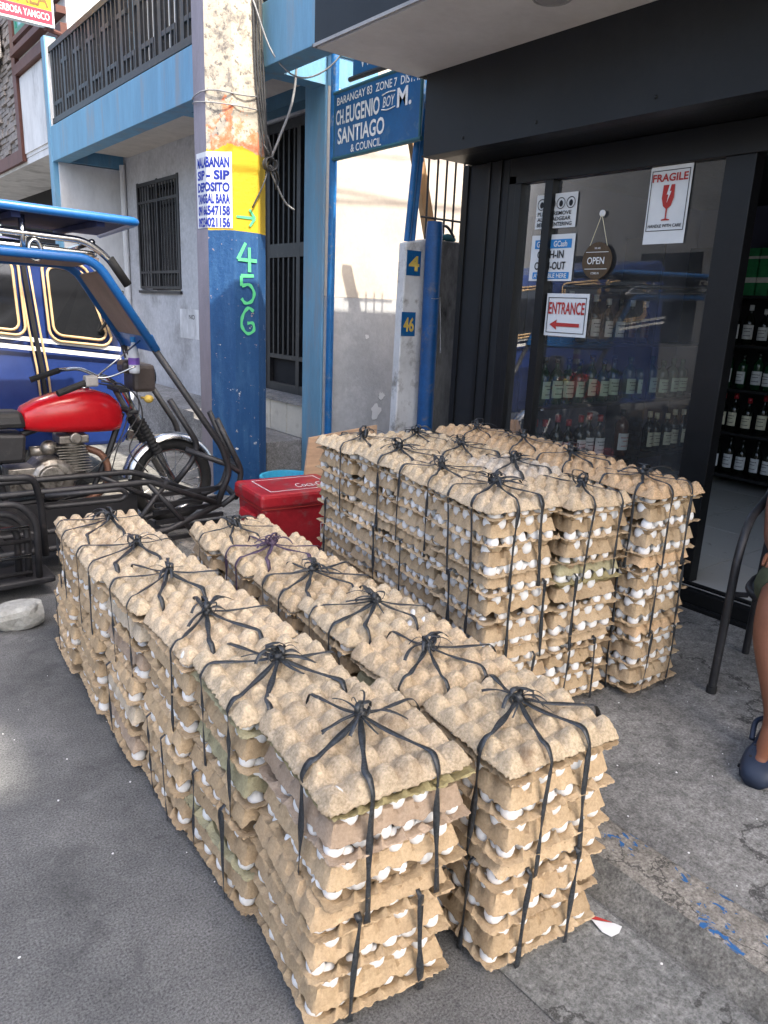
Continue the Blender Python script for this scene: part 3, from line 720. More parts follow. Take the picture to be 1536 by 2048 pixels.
build_eggs()

# ------------------------------------------------------------------ the shop
SX = 3.62
def build_shop():
    t = thing('shop', 'dark grey corner shop with canopy and glass front', 'shop', (SX, 1.0, 0))
    P = lambda nm, mb, m, par=t, **k: obj(nm, mb, m, par, **k)
    P('floor_slab', MB().box((3.54, -3, 0), (6.6, 3.82, .135)), 'grout')
    fl = P('threshold', MB().box((3.505, -3, 0), (3.55, 3.3, .150)).box((3.485, -3, SW-.01), (3.507, 3.3, .075)), 'black_aluminium', bevel=.006)
    fo = P('floor', MB().box((3.552, -3, .13), (6.6, 3.80, .139)), 'grout')
    n = 0
    for i in range(5):
        for j in range(9):
            x0 = 3.555+i*.6; y0 = 3.78-(j+1)*.6
            P('tile', MB().box((x0+.003, y0+.003, .139), (x0+.597, y0+.597, .147)), 'tile_floor', fo)
    P('back_wall', MB().box((6.42, -3, .13), (6.6, 3.8, 3.0)), 'shop_wall')
    P('side_wall', MB().box((3.80, 3.80, 0), (6.6, 3.90, 2.84)), 'shop_wall')
    P('end_wall', MB().box((3.3, -3.2, 0), (6.6, -3.0, 3.1)), 'dark_grey_panel')
    P('front_wall', MB().box((3.60, -3, .0), (3.72, .55, 2.38)), 'dark_grey_panel')
    P('ceiling', MB().box((3.64, -3, 2.42), (6.42, 3.80, 2.5)), 'dark_grey_panel')
    P('roof', MB().box((3.22, -3.1, 3.02), (6.7, 3.88, 3.12)), 'dark_grey_panel')
    P('corner_column', MB().box((3.60, 3.44, 0), (3.80, 3.83, 2.40)), 'dark_grey_panel', bevel=.008)
    P('corner_trim', MB().box((3.585, 3.79, 0), (3.60, 3.835, 2.40)).box((3.59, 3.60, 0), (3.602, 3.625, 2.4)).box((3.588, 3.50, 0), (3.602, 3.52, 2.4)), 'black_aluminium')
    # hanging fascia band and canopy
    P('fascia', MB().box((3.20, -3, 2.40), (3.30, 3.80, 2.848)), 'dark_grey_panel')
    P('lintel', MB().box((3.302, -3, 2.402), (3.80, 3.80, 2.47)), 'black_aluminium')
    P('fascia_lip', MB().box((3.192, -3, 2.392), (3.302, 3.805, 2.402)), 'dark_grey_panel')
    cn = P('canopy', MB().box((2.46, -3, 2.862), (3.40, 3.89, 3.15)), 'dark_grey_panel', bevel=.004)
    P('soffit', MB().box((2.475, -3, 2.846), (3.198, 3.88, 2.861)), 'canopy_soffit', cn)
    ring = MB(); ring.tube([(2.85+.085*math.cos(a*.3142), 2.55+.085*math.sin(a*.3142), 2.845) for a in range(20)], .006, 6, closed=True)
    P('downlight', ring.lathe([(.07, 2.8395), (.07, 2.8455)], 20, (2.85, 2.55, 0)), 'lamp_grey', cn)
    P('edge_strip', MB().box((2.452, -3, 2.85), (2.46, 3.9, 2.866)).box((2.452, 3.89, 2.85), (3.4, 3.898, 2.866)), 'lamp_grey', cn)
    for y in (3.45, 2.9, 2.2, 1.5): P('bolt', MB().ball((3.199, y, 2.455+.0*y), (.006, .010, .010), 8, 5), 'black_aluminium')
    # glazed front
    fr = P('door_frame', MB().box((3.60, 3.38, .15), (3.68, 3.44, 2.30)).box((3.60, .55, 2.25), (3.68, 3.44, 2.40)).box((3.60, 2.05, .13), (3.68, 3.38, .21))
      .box((3.60, 1.90, .13), (3.68, 2.05, 2.25)).box((3.60, .55, .13), (3.68, .62, 2.25)), 'black_aluminium', bevel=.004)
    P('stile', MB().box((3.592, 3.085, .21), (3.655, 3.145, 2.25)), 'black_aluminium', fr, bevel=.003)
    P('stile', MB().box((3.592, 3.33, .21), (3.655, 3.379, 2.25)), 'black_aluminium', fr, bevel=.003)
    P('glass_pane', MB().add([(3.635, 3.15, .21), (3.635, 3.33, .21), (3.635, 3.33, 2.25), (3.635, 3.15, 2.25)], [(0, 1, 2, 3)]), 'glass', fr)
    P('glass_pane', MB().add([(3.635, 2.05, .21), (3.635, 3.085, .21), (3.635, 3.085, 2.25), (3.635, 2.05, 2.25)], [(0, 1, 2, 3)]), 'glass', fr)
    P('door_track', MB().box((3.56, .6, .150), (3.60, 2.04, .158)), 'black_aluminium', fr)
build_shop()

def build_shelves():
    s1 = thing('wall_shelf', 'black shelving along the side wall behind the shop window', 'shelf', (5.0, 3.7, .147))
    for z in (.40, .86, 1.30, 1.74): obj('shelf_board', MB().box((3.86, 3.42, z-.02), (6.30, 3.79, z)), 'shelf_black', s1)
    for x in (3.84, 5.36, 6.30): obj('upright', MB().box((x, 3.44, .147), (x+.02, 3.788, 2.10)), 'shelf_black', s1)
    s2 = thing('back_shelf', 'black shelving on the back wall seen through the open doorway', 'shelf', (6.2, 2.2, .147))
    for z in (.27, .62, .97, 1.32, 1.70): obj('shelf_board', MB().box((5.95, .8, z-.02), (6.40, 3.30, z)), 'shelf_black', s2)
    for y in (.8, 2.0, 3.30): obj('upright', MB().box((5.97, y, .147), (6.41, y+.02, 2.0)), 'shelf_black', s2)
    obj('back_panel', MB().box((6.402, .8, .147), (6.415, 3.3, 1.72)), 'shelf_black', s2)
    rnd = random.Random(11)
    def wine(r, h): return [(.002, 0), (r, .002), (r, h*.58), (r*.8, h*.67), (r*.34, h*.76), (r*.30, h*.93), (r*.36, h*.94), (r*.36, h)]
    def square(r, h): return [(.002, 0), (r, .002), (r, h*.66), (r*.85, h*.74), (r*.36, h*.80), (r*.34, h*.90), (r*.4, h*.91), (r*.4, h)]
    cache = {}
    def bottle(label, loc, r, h, gm, lm, cm, prof, group, face, slash=False):
        key = (r, h, gm, lm, cm, prof.__name__, face, slash)
        if key not in cache:
            a = MB().lathe(prof(r, h), 14).mesh('body', True); a.materials.append(MATS[gm])
            b = MB(); k = 9; th0 = math.pi if face == '-x' else math.pi*1.5
            for i in range(k):
                th = th0-1.15+2.3*i/(k-1); b.v += [((r+.0012)*math.cos(th), (r+.0012)*math.sin(th), z) for z in (h*.14, h*.50)]
            b.f = [(2*i, 2*i+2, 2*i+3, 2*i+1) for i in range(k-1)]
            b = b.mesh('label', True); b.materials.append(MATS[lm])
            c = MB().lathe([(.002, h*.86), (r*.42, h*.86), (r*.42, h*1.005), (.002, h*1.006)], 12).mesh('cap', True); c.materials.append(MATS[cm])
            d = MB()
            for zz, ww in ((.40, .8), (.33, .55), (.22, .7)):
                for i in range(6):
                    th = th0-ww+2*ww*i/6; t2 = th0-ww+2*ww*(i+.8)/6
                    d.add([((r+.0026)*math.cos(q), (r+.0026)*math.sin(q), h*(zz+dz)) for q, dz in ((th, 0), (t2, 0), (t2, .018), (th, .018))], [(0, 1, 2, 3)])
            if slash: d.add([((r+.0028)*math.cos(th0+q), (r+.0028)*math.sin(th0+q), h*z) for q, z in ((-.9, .2), (-.9, .28), (.9, .48), (.9, .38))], [(0, 1, 2, 3)])
            d = d.mesh('label_print'); d.materials.append(MATS['ink_red' if slash else 'ink_black'])
            cache[key] = (a, b, c, d)
        t = thing('bottle', label, 'bottle', (loc[0]+rnd.uniform(-.008, .008), loc[1]+rnd.uniform(-.012, .012), loc[2]), rnd.uniform(-.25, .25), group)
        k_ = rnd.uniform(.9, 1.06); t.scale = (1, 1, k_)
        a, b, c, d = cache[key]
        obj('glass_body', a, gm, t, local=True); lb = obj('label', b, lm, t, local=True); obj('cap', c, cm, t, local=True)
        o = obj('label_print', d, 'ink_black', lb, local=True)
    o = ['first', 'second', 'third', 'fourth', 'fifth', 'sixth', 'seventh', 'eighth', 'ninth', 'tenth', 'eleventh', 'twelfth']
    G = 'bottles on the shop shelves'
    for i in range(7): bottle('%s from left of the pale green labelled bottles behind the shop window' % o[i], (4.20+i*.135, 3.52, .862), .050, .35, 'bottle_green', 'label_mint', 'bottle_glass', wine, G, '-y')
    for i in range(6): bottle('%s wide labelled bottle from left, right of the pale green labels' % o[i], (5.24+i*.15, 3.52, .862), .056, .33, 'bottle_green', 'label_mint', 'bottle_green', square, G, '-y')
    for i in range(7): bottle('%s from left of the red capped dark bottles in the shop window' % o[i], (4.14+i*.13, 3.52, .402), .052, .37, 'bottle_glass', 'label_white', 'cap_red', wine, G, '-y')
    bottle('single bottle with a red slash on its white label', (5.36-.14, 3.52, .402), .060, .36, 'bottle_amber', 'label_white', 'bottle_glass', square, G, '-y', True)
    for i in range(5): bottle('%s from left of cream labelled bottles low at the right of the window' % o[i], (5.60+i*.13, 3.52, .402), .048, .34, 'bottle_glass', 'label_cream', 'label_cream', wine, G, '-y')
    for i in range(9): bottle('%s from left on the dim shelf above the pale green labels' % o[i], (4.12+i*.15, 3.52, 1.302), .046, .34, 'bottle_glass', 'label_white' if 3 < i < 7 else 'bottle_amber', 'label_white' if i % 3 else 'bottle_glass', wine, G, '-y')
    for r, (z, lm, cm, gm, pr) in enumerate(((.272, 'label_white', 'bottle_glass', 'bottle_glass', wine), (.622, 'label_cream', 'cap_red', 'bottle_glass', wine), (.972, 'label_white', 'bottle_glass', 'bottle_green', square), (1.322, 'label_white', 'label_white', 'bottle_glass', wine))):
        rn = ['lowest', 'second', 'third', 'highest'][r]
        for i in range(12):
            bottle('%s bottle from left on the %s back shelf past the doorway' % (o[i], rn), (6.08, 3.16-i*.115, z), .042, .30, gm, lm, cm, pr, G, '-x')
    for i in range(4):
        t = thing('gift_box', '%s green bottle carton from left on top of the back shelf' % o[i], 'carton', (6.1, 3.2-i*.105, 1.702), 0, 'green cartons on the back shelf')
        obj('carton', MB().box((6.06, 3.155-i*.105, 1.702), (6.15, 3.245-i*.105, 2.06)), 'box_green', t)
        obj('carton_band', MB().box((6.057, 3.152-i*.105, 1.80), (6.153, 3.248-i*.105, 1.84)).box((6.057, 3.152-i*.105, 1.98), (6.153, 3.248-i*.105, 2.0)), 'label_white', t)
build_shelves()

def build_window_signs():
    u, v = YN, UP; x = 3.624
    def paper(nm, label, y0, z0, wd, ht, m='paper_white', xx=x):
        t = thing(nm, label, 'sign', (xx, y0, z0)); obj('sheet', sheet((xx, y0, z0), u, v, wd, ht), m, t); return t
    f = x-.003
    t = paper('entrance_sign', 'white ENTRANCE sign with a red arrow taped to the shop glass', 3.075, 1.372, .31, .245)
    obj('border', sheet_frame((f, 3.06, 1.39), u, v, .28, .205, .004), 'ink_black', t)
    lettering('ENTRANCE', t, 'ink_red', (f-.001, 3.052, 1.498), u, v, .264, .070, .02)
    obj('arrow', MB().prism([(0, .03), (.055, .06), (.05, .042), (.22, .040), (.22, .020), (.05, .020), (.055, 0)], lambda p, s: (f-.001-.001*s, 3.035-p[0], 1.408+p[1])), 'ink_red', t)
    t = paper('fragile_sign', 'white FRAGILE sign with a broken red goblet on the shop glass', 2.462, 1.872, .235, .375)
    obj('border', sheet_frame((f, 2.452, 1.935), u, v, .215, .292, .0035), 'ink_black', t)
    lettering('FRAGILE', t, 'ink_red', (f-.001, 2.445, 2.172), u, v, .20, .038, .025)
    lettering('HANDLE WITH CARE', t, 'ink_black', (f-.001, 2.440, 1.952), u, v, .19, .016, .02)
    gob = [(-.032, .11), (.032, .11), (.034, .07), (.022, .045), (.004, .036), (.003, .006), (.024, .003), (.024, 0), (-.024, 0), (-.024, .003), (-.003, .006), (-.004, .036), (-.022, .045), (-.034, .07)]
    obj('goblet', MB().prism(gob, lambda p, s: (f-.001-.001*s, 2.344-p[0]*1.0, 1.985+p[1]*1.55)), 'ink_red', t)
    obj('lightning', MB().prism([(.004, .115), (.012, .115), (.006, .09), (.014, .09), (-.002, .055), (.002, .08), (-.006, .08)], lambda p, s: (f-.003-.001*s, 2.344-p[0]*1.2, 1.985+p[1]*1.55)), 'paper_white', t)
    t = paper('cash_notice', 'white and blue cash-in cash-out notice on the shop glass', 3.235, 1.688, .325, .262)
    # the stile of the door hides its middle, as in the photo
    obj('blue_band', sheet((f, 3.205, 1.872), u, v, .275, .05, .001), 'ink_sky', t); obj('blue_band', sheet((f, 3.205, 1.700), u, v, .275, .038, .001), 'ink_sky', t)
    lettering('G', t, 'paper_white', (f-.002, 3.19, 1.880), u, v, .026, .034, .02); lettering('GCash', t, 'paper_white', (f-.002, 3.06, 1.880), u, v, .10, .034, .02)
    lettering('CASH-IN', t, 'ink_black', (f-.001, 3.18, 1.816), u, v, .20, .045, .02); lettering('CASH-OUT', t, 'ink_black', (f-.001, 3.195, 1.752), u, v, .235, .045, .02)
    lettering('AVAILABLE HERE', t, 'paper_white', (f-.002, 3.195, 1.706), u, v, .25, .025, .02)
    t = paper('mask_notice', 'grey notice with round icons at the top of the shop glass', 3.222, 1.985, .30, .19)
    for k in range(4):
        yy = 3.18-k*.072
        obj('icon', MB().tube([(f-.001, yy+.03*math.cos(a*.3927), 2.12+.03*math.sin(a*.3927)) for a in range(16)], .0022, 4, closed=True).ball((f, yy, 2.118), (.001, .014, .018), 8, 6), 'ink_black', t)
    lettering('PLEASE REMOVE', t, 'ink_black', (f-.001, 3.205, 2.056), u, v, .25, .022, .015)
    lettering('ALL HEADGEAR', t, 'ink_black', (f-.001, 3.205, 2.026), u, v, .25, .022, .015)
    lettering('BEFORE ENTERING', t, 'ink_black', (f-.001, 3.205, 1.996), u, v, .26, .022, .015)
    # round OPEN board hanging from a string
    c = Vector((3.61, 2.735, 1.795)); t = thing('open_board', 'round brown OPEN board hanging by a string on the shop glass', 'sign', tuple(c))
    obj('disc', MB().lathe([(.002, 0), (.098, 0), (.1, .004), (.098, .008), (.002, .008)], 32, tuple(c), 'X'), mat('board_brown', (.075, .045, .02), .6, var=.2, scale=20, stretch=(1, 4, 1)), t)
    lettering('OPEN', t, 'white_paint', (c.x-.002, c.y+.062, c.z-.018), u, v, .115, .038, .012)
    for dz in (.045, -.045): obj('rule', sheet((c.x-.002, c.y+.075, c.z+dz), u, v, .15, .003, .001), 'white_paint', t)
    lettering('COME IN', t, 'white_paint', (c.x-.002, c.y+.03, c.z-.072), u, v, .055, .011, .01); lettering('WE ARE', t, 'white_paint', (c.x-.002, c.y+.02, c.z+.062), u, v, .04, .010, .01)
    obj('string', MB().tube([c+Vector((.004, .06, .075)), c+Vector((.004, 0, .245))], .0018, 5).tube([c+Vector((.004, -.06, .075)), c+Vector((.004, 0, .245))], .0018, 5), 'label_cream', t)
    obj('hook', MB().lathe([(.002, -.006), (.018, -.004), (.018, .004), (.002, .006)], 12, tuple(c+Vector((.008, 0, .25))), 'X'), 'white_paint', t)
build_window_signs()

# ------------------------------------------------------------------ wall, pillar, posts and the district sign
def build_corner():
    t = thing('boundary_wall', 'tall plastered wall, cream above and coloured grey below as shade, behind blue sign', 'wall', (3.9, 5.2, 0))
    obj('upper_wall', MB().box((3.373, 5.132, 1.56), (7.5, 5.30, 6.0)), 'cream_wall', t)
    obj('lower_wall', MB().box((3.373, 5.128, 0), (7.5, 5.30, 1.558)), 'shaded_patched_wall', t)  # patches, plus greyer tone below the canopy's shadow edge: shade put into colour
    mb = MB()
    for (x, z, r) in ((3.92, .62, .07), (3.98, .75, .035), (3.80, 1.25, .02)):
        rnd = random.Random(int(x*100)); n = 22
        mb.prism([(math.cos(i*6.283/n)*r*rnd.uniform(.45, 1.25), math.sin(i*6.283/n)*r*rnd.uniform(.5, 1.2)) for i in range(n)], lambda p, s: (x+p[0], 5.126-.002*s, z+p[1]))
    obj('paint_splat', mb, 'white_paint', t)
    t = thing('gate_post', 'white plastered wall end carrying small blue number plates', 'wall', (3.45, 4.2, 0))
    mb = MB().hexa([(3.345, 4.15, 0), (3.60, 4.15, 0), (3.60, 4.25, 0), (3.37, 4.25, 0), (3.385, 4.15, 1.93), (3.60, 4.15, 1.97), (3.60, 4.25, 1.97), (3.40, 4.25, 1.93)])
    obj('plastered_end', mb, 'stub_white', t, bevel=.012)
    obj('bare_concrete', MB().box((3.602, 4.13, 0), (4.20, 4.40, 1.965)), 'mossy_concrete', t, bevel=.01)
    for nm, x, z, s in (('number_plate', 3.395, 1.715, '4'), ('number_plate', 3.372, 1.305, '46')):
        p = thing(nm, 'blue number plate reading 46 on the white wall end' if s == '46' else 'upper blue number plate half hidden by the thick blue pipe', 'sign', (x, 4.148, z))
        obj('plate', sheet((x, 4.146, z), XP, UP, .125, .165, .003), 'sign_blue', p)
        lettering(s, p, 'gold_paint', (x+.015, 4.142, z+.03), XP, UP, .095, .10, .03)
    p = thing('thick_blue_pipe', 'thick blue capped pipe standing before the white wall end', 'pipe', (3.58, 4.05, SW))
    obj('pipe', MB().tube([(3.565, 4.06, SW), (3.555, 4.06, 1.99)], .058, 16), 'navy_blue_paint', p, smooth=True, auto=True)
    obj('pipe_cap', MB().tube([(3.555, 4.06, 1.98), (3.555, 4.06, 2.07)], [.060, .052], 16), 'navy_blue_paint', p, smooth=True, auto=True)
    obj('tie_wire', MB().tube([(3.564+.061*math.cos(a*.4), 4.06+.061*math.sin(a*.4), 1.57+.004*math.sin(a)) for a in range(16)], .002, 4, closed=True).tube(cat_rom([(3.62, 4.04, 1.58), (3.60, 4.00, 1.45), (3.63, 4.02, 1.33), (3.62, 4.0, 1.2)]), .004, 5), 'cable_grey', p)
    # district sign between two posts
    s = thing('district_sign', 'blue hand lettered district sign board between two blue pipes', 'sign', (3.36, 4.6, SW))
    x = 3.36
    obj('post', MB().tube([(x+.02, 5.055, SW), (x+.02, 5.055, 3.5)], .030, 12), 'deep_blue_paint', s, smooth=True, auto=True)
    obj('post', MB().tube([(3.43, 4.20, 1.94), (3.43, 4.06, 3.4)], .022, 12).tube([(3.48, 4.20, 1.94), (3.48, 4.07, 3.4)], .018, 12), 'deep_blue_paint', s, smooth=True, auto=True)
    def P(y, z, d=0): return Vector((x+d, y, z))
    # corners: far end y=5.06, near end y=4.04
    bl, br, tr, tl = P(5.02, 2.545), P(4.045, 2.555), P(4.045, 3.00), P(5.02, 2.985)
    o = Vector((.02, 0, 0))
    obj('board', MB().hexa([bl+o, br+o, tr+o, tl+o, bl, br, tr, tl]), 'sign_blue', s)
    e = MB()
    for a, b in ((bl, br), (tl, tr)): e.tube([a+o*.5+Vector((0, .02, 0)), b+o*.5+Vector((0, -.02, 0))], .016, 8)
    for a, b in ((bl, tl), (br, tr)): e.tube([a+o*.5, b+o*.5], .012, 8)
    obj('board_frame', e, mat('frame_green', (.02, .10, .13), .5), s)
    F = x-.003
    lettering('BARANGAY 83  ZONE 7  DIST. II', s, 'sign_white', (F, 4.985, 2.895), YN, UP, .93, .052, .012, fn=lambda a, b: (a, b+.012*math.sin(a*3.3)))
    lettering('CH.', s, 'sign_white', (F, 4.995, 2.765), YN, UP, .11, .10, .018); lettering('EUGENIO', s, 'sign_white', (F, 4.87, 2.765), YN, UP, .40, .112, .022)
    lettering('BOY', s, 'sign_white', (F, 4.435, 2.795), YN, UP, .13, .065, .004, .2)
    obj('flourish', MB().tube(cat_rom([(F, 4.445, 2.872), (F, 4.38, 2.882), (F, 4.30, 2.878)]), .004, 5).tube(cat_rom([(F, 4.445, 2.785), (F, 4.38, 2.776), (F, 4.30, 2.785)]), .004, 5), 'sign_white', s)
    lettering('M.', s, 'sign_white', (F, 4.28, 2.77), YN, UP, .15, .118, .025)
    lettering('SANTIAGO', s, 'sign_white', (F, 4.97, 2.635), YN, UP, .56, .108, .022)
    lettering('& COUNCIL', s, 'sign_white', (F, 4.80, 2.565), YN, UP, .36, .052, .012)
    s2 = thing('upper_sign', 'second blue board above the district sign, mostly behind canopy', 'sign', (x, 4.4, 3.0))
    obj('board', MB().box((x, 4.05, 3.06), (x+.02, 4.80, 3.5)), 'sign_blue', s2); obj('rail', MB().tube([(x+.01, 4.85, 3.045), (x+.01, 4.02, 3.045)], .018, 8), 'black_iron', s2)
    lettering('WELCOME', s2, 'sign_white', (F, 4.72, 3.09), YN, UP, .6, .12, .02)
    # fence bars behind the wall end, and a timber prop
    t = thing('bar_fence', 'thin black iron bars above the bare concrete wall end', 'fence', (3.75, 4.25, 1.965))
    for i in range(5): obj('bar', MB().tube([(3.655+i*.085, 4.27, 1.96), (3.655+i*.085, 4.27, 2.75)], .008, 6), 'black_iron', t)
    for z in (2.12, 2.70): obj('rail', MB().tube([(3.60, 4.262, z), (4.1, 4.262, z)], .008, 6), 'black_iron', t)
    t = thing('timber_prop', 'brown timber leaning behind the iron bars', 'timber', (3.9, 4.5, 1.9))
    obj('plank', MB().hexa([(3.92, 4.40, 1.60), (4.01, 4.40, 1.60), (4.01, 4.45, 1.60), (3.92, 4.45, 1.60), (3.57, 4.40, 2.72), (3.66, 4.40, 2.72), (3.66, 4.45, 2.72), (3.57, 4.45, 2.72)]), 'timber', t)
    t = thing('rag_bundle', 'teal rag and black hose lying on the wall top', 'rag', (3.8, 4.2, 1.965))
    mb = MB(); rnd = random.Random(5)
    for i in range(6): mb.ball((3.66+i*.04, 4.2+rnd.uniform(-.03, .03), 1.985+rnd.uniform(0, .02)), (.04, .035, .024), 8, 5)
    obj('rag', mb, mat('rag_teal', (.05, .16, .17), .9, var=.5, scale=20), t, smooth=True)
    obj('hose', MB().tube(cat_rom([(3.60, 4.17, 1.99), (3.66, 4.14, 2.05), (3.75, 4.15, 2.06), (3.84, 4.17, 2.0)]), .010, 7), 'cable', t, smooth=True)
build_corner()

# ------------------------------------------------------------------ the house with balcony
def build_house():
    t = thing('balcony_house', 'pale grey house with blue balcony beams and black iron gate', 'house', (4.0, 8, 0))
    P = lambda nm, mb, m, par=t, **k: obj(nm, mb, m, par, **k)
    X0 = 3.64
    # wall with window and gate openings
    P('wall', MB().box((X0, 8.57+1.25, 0), (X0+.2, 10.45, 3.3)).box((X0, 6.60, 0), (X0+.2, 8.57, 3.3)).box((X0, 8.57, 0), (X0+.2, 9.82, 1.58)).box((X0, 8.57, 2.83), (X0+.2, 9.82, 3.3))
      .box((X0, 5.42, 3.05), (X0+.2, 6.60, 3.3)), 'grey_wall')
    P('upper_wall', MB().box((X0+.2, 5.45, 3.4), (X0+.4, 10.6, 7.0)), 'sky_blue_paint')
    P('return_wall', MB().box((2.86, 10.32, 0), (X0, 10.45, 3.05)), 'white_wall')
    P('room', MB().box((X0+.9, 5.42, .3), (X0+1.0, 10.4, 3.3)), 'dark_void')
    P('downpipe', MB().tube([(X0-.04, 10.22, .2), (X0-.04, 10.22, 3.1)], .035, 10), 'white_wall', smooth=True, auto=True)
    P('pipe_collar', MB().tube([(X0-.04, 10.22, 2.0), (X0-.04, 10.22, 2.06)], .042, 10), 'white_wall')
    w_ = P('window', MB().box((X0+.14, 8.58, 1.59), (X0+.16, 9.81, 2.82)), 'dark_glass')
    P('sill', MB().box((X0-.03, 8.53, 1.545), (X0+.13, 9.86, 1.578)), 'black_iron', w_)
    P('grille_frame', MB().box((X0-.012, 8.55, 1.60), (X0+.012, 8.60, 2.85)).box((X0-.012, 9.79, 1.60), (X0+.012, 9.84, 2.85)).box((X0-.012, 9.17, 1.60), (X0+.012, 9.21, 2.85))
      .box((X0-.0115, 8.60, 2.80), (X0+.0115, 9.79, 2.84)).box((X0-.0115, 8.60, 2.60), (X0+.0115, 9.79, 2.63)).box((X0-.0115, 8.60, 1.78), (X0+.0115, 9.79, 1.81)).box((X0-.0115, 8.60, 1.60), (X0+.0115, 9.79, 1.63)), 'black_iron', w_)
    for i in range(13):
        y = 8.65+i*.0885
        if abs(y-9.19) > .03: P('grille_bar', MB().box((X0-.006, y-.011, 1.63), (X0+.006, y+.011, 2.80)), 'black_iron', w_)
    P('notice', MB().box((X0-.004, 8.10, 1.05), (X0-.001, 8.62, 1.38)), 'white_wall')
    lettering('NO', t, 'ink_black', (X0-.006, 8.36, 1.27), YN, UP, .16, .05, 0)
    # steps and gate
    P('plinth', MB().box((3.02, 5.43, 0), (X0, 10.3, .36)).box((3.019, 6.9, .36), (X0, 10.3, .42)), 'step_concrete')
    P('landing', MB().box((3.40, 5.43, .362), (4.5, 6.62, .655)), 'step_concrete')
    for i in range(4): P('riser_tile', MB().box((3.388, 5.435+i*.30, .366), (3.40, 5.43+i*.30+.295, .64)), 'tile_cream')
    P('landing_edge', MB().box((3.37, 5.43, .642), (3.66, 6.62, .668)), 'step_concrete')
    g = P('gate', MB().box((X0+.02, 5.44, .67), (X0+.06, 5.50, 3.04)).box((X0+.02, 6.52, .67), (X0+.06, 6.60, 3.04)).box((X0+.02, 5.98, .67), (X0+.06, 6.04, 3.04))
      .box((X0+.021, 5.50, .67), (X0+.059, 6.52, .75)).box((X0+.021, 5.50, .98), (X0+.059, 6.52, 1.02)).box((X0+.021, 5.50, 1.90), (X0+.059, 6.52, 2.02)).box((X0+.021, 5.50, 2.96), (X0+.059, 6.52, 3.04)), 'black_iron')
    P('gate_panel', MB().box((X0+.065, 5.44, .67), (X0+.075, 6.6, 3.04)), 'dark_void', g)
    for i in range(11):
        y = 5.55+i*.092
        if abs(y-6.01) > .05: P('bar', MB().box((X0+.03, y-.012, 1.02), (X0+.055, y+.012, 2.96)), 'black_iron', g)
    P('gate_handle', MB().box((X0-.01, 5.52, 1.62), (X0+.02, 5.62, 1.64)), 'chrome', g)
    # pillar beside the gate
    P('pillar', MB().box((3.35, 5.13, .0), (3.372, 5.42, 3.9)).box((3.372, 5.302, 0), (3.66, 5.42, 3.9)), 'sky_blue_paint', bevel=.008)
    # balcony
    b = P('balcony', MB().box((2.80, 4.25, 3.05), (2.98, 10.45, 3.44)), 'sky_blue_paint', bevel=.005)
    P('balcony_slab', MB().box((2.98, 5.12, 3.27), (X0+.2, 10.44, 3.42)), 'teal_paint', b)
    P('balcony_ceiling', MB().box((2.985, 6.95, 3.18), (X0-.002, 10.1, 3.265)).box((2.985, 5.3, 3.18), (X0-.002, 6.60, 3.265)), 'soffit_tan', b)
    for y in (10.28, 6.72, 5.13): P('cross_beam', MB().box((2.981, y, 3.06), (X0+.19, y+.16, 3.268)), 'sky_blue_paint', b)
    P('wall_beam', MB().box((X0-.16, 5.3, 3.07), (X0-.001, 6.72, 3.18)), 'teal_paint', b)
    P('corner_post', MB().box((2.795, 10.36, 0), (2.93, 10.50, 4.42)), 'sky_blue_paint', b, bevel=.005)
    P('post_face', MB().box((2.81, 10.352, 3.44), (2.93, 10.36, 4.40)), 'white_wall', b)
    r = thing('balcony_railing', 'black iron balcony railing with square pattern bars', 'railing', (2.85, 7.5, 3.44))
    obj('rail', MB().box((2.83, 4.7, 4.24), (2.88, 10.36, 4.30)), 'black_iron', r); obj('rail', MB().box((2.83, 4.7, 3.47), (2.89, 10.36, 3.53)), 'black_iron', r)
    i = 0; y = 10.28
    while y > 4.8:
        wide = i % 4 == 0
        obj('bar', MB().box((2.84, y-(.035 if wide else .014), 3.53), (2.872, y+(.035 if wide else .014), 4.24)), 'black_iron', r)
        if i % 4 == 0:
            for a_, b_ in (((2.842, y-.30, 3.66), (2.87, y-.03, 3.70)), ((2.842, y-.62, 4.04), (2.87, y-.36, 4.08)), ((2.842, y-.32, 3.53), (2.87, y-.30, 3.70))): obj('square_bar', MB().box(a_, b_), 'black_iron', r)
        y -= .118; i += 1
    # plants and window behind the railing
    P('balcony_window', MB().box((X0+.17, 6.4, 3.6), (X0+.199, 7.6, 5.2)), 'dark_glass')
    P('balcony_louvre', MB().box((X0+.165, 8.2, 3.6), (X0+.199, 9.8, 5.4)), 'white_wall')
build_house()

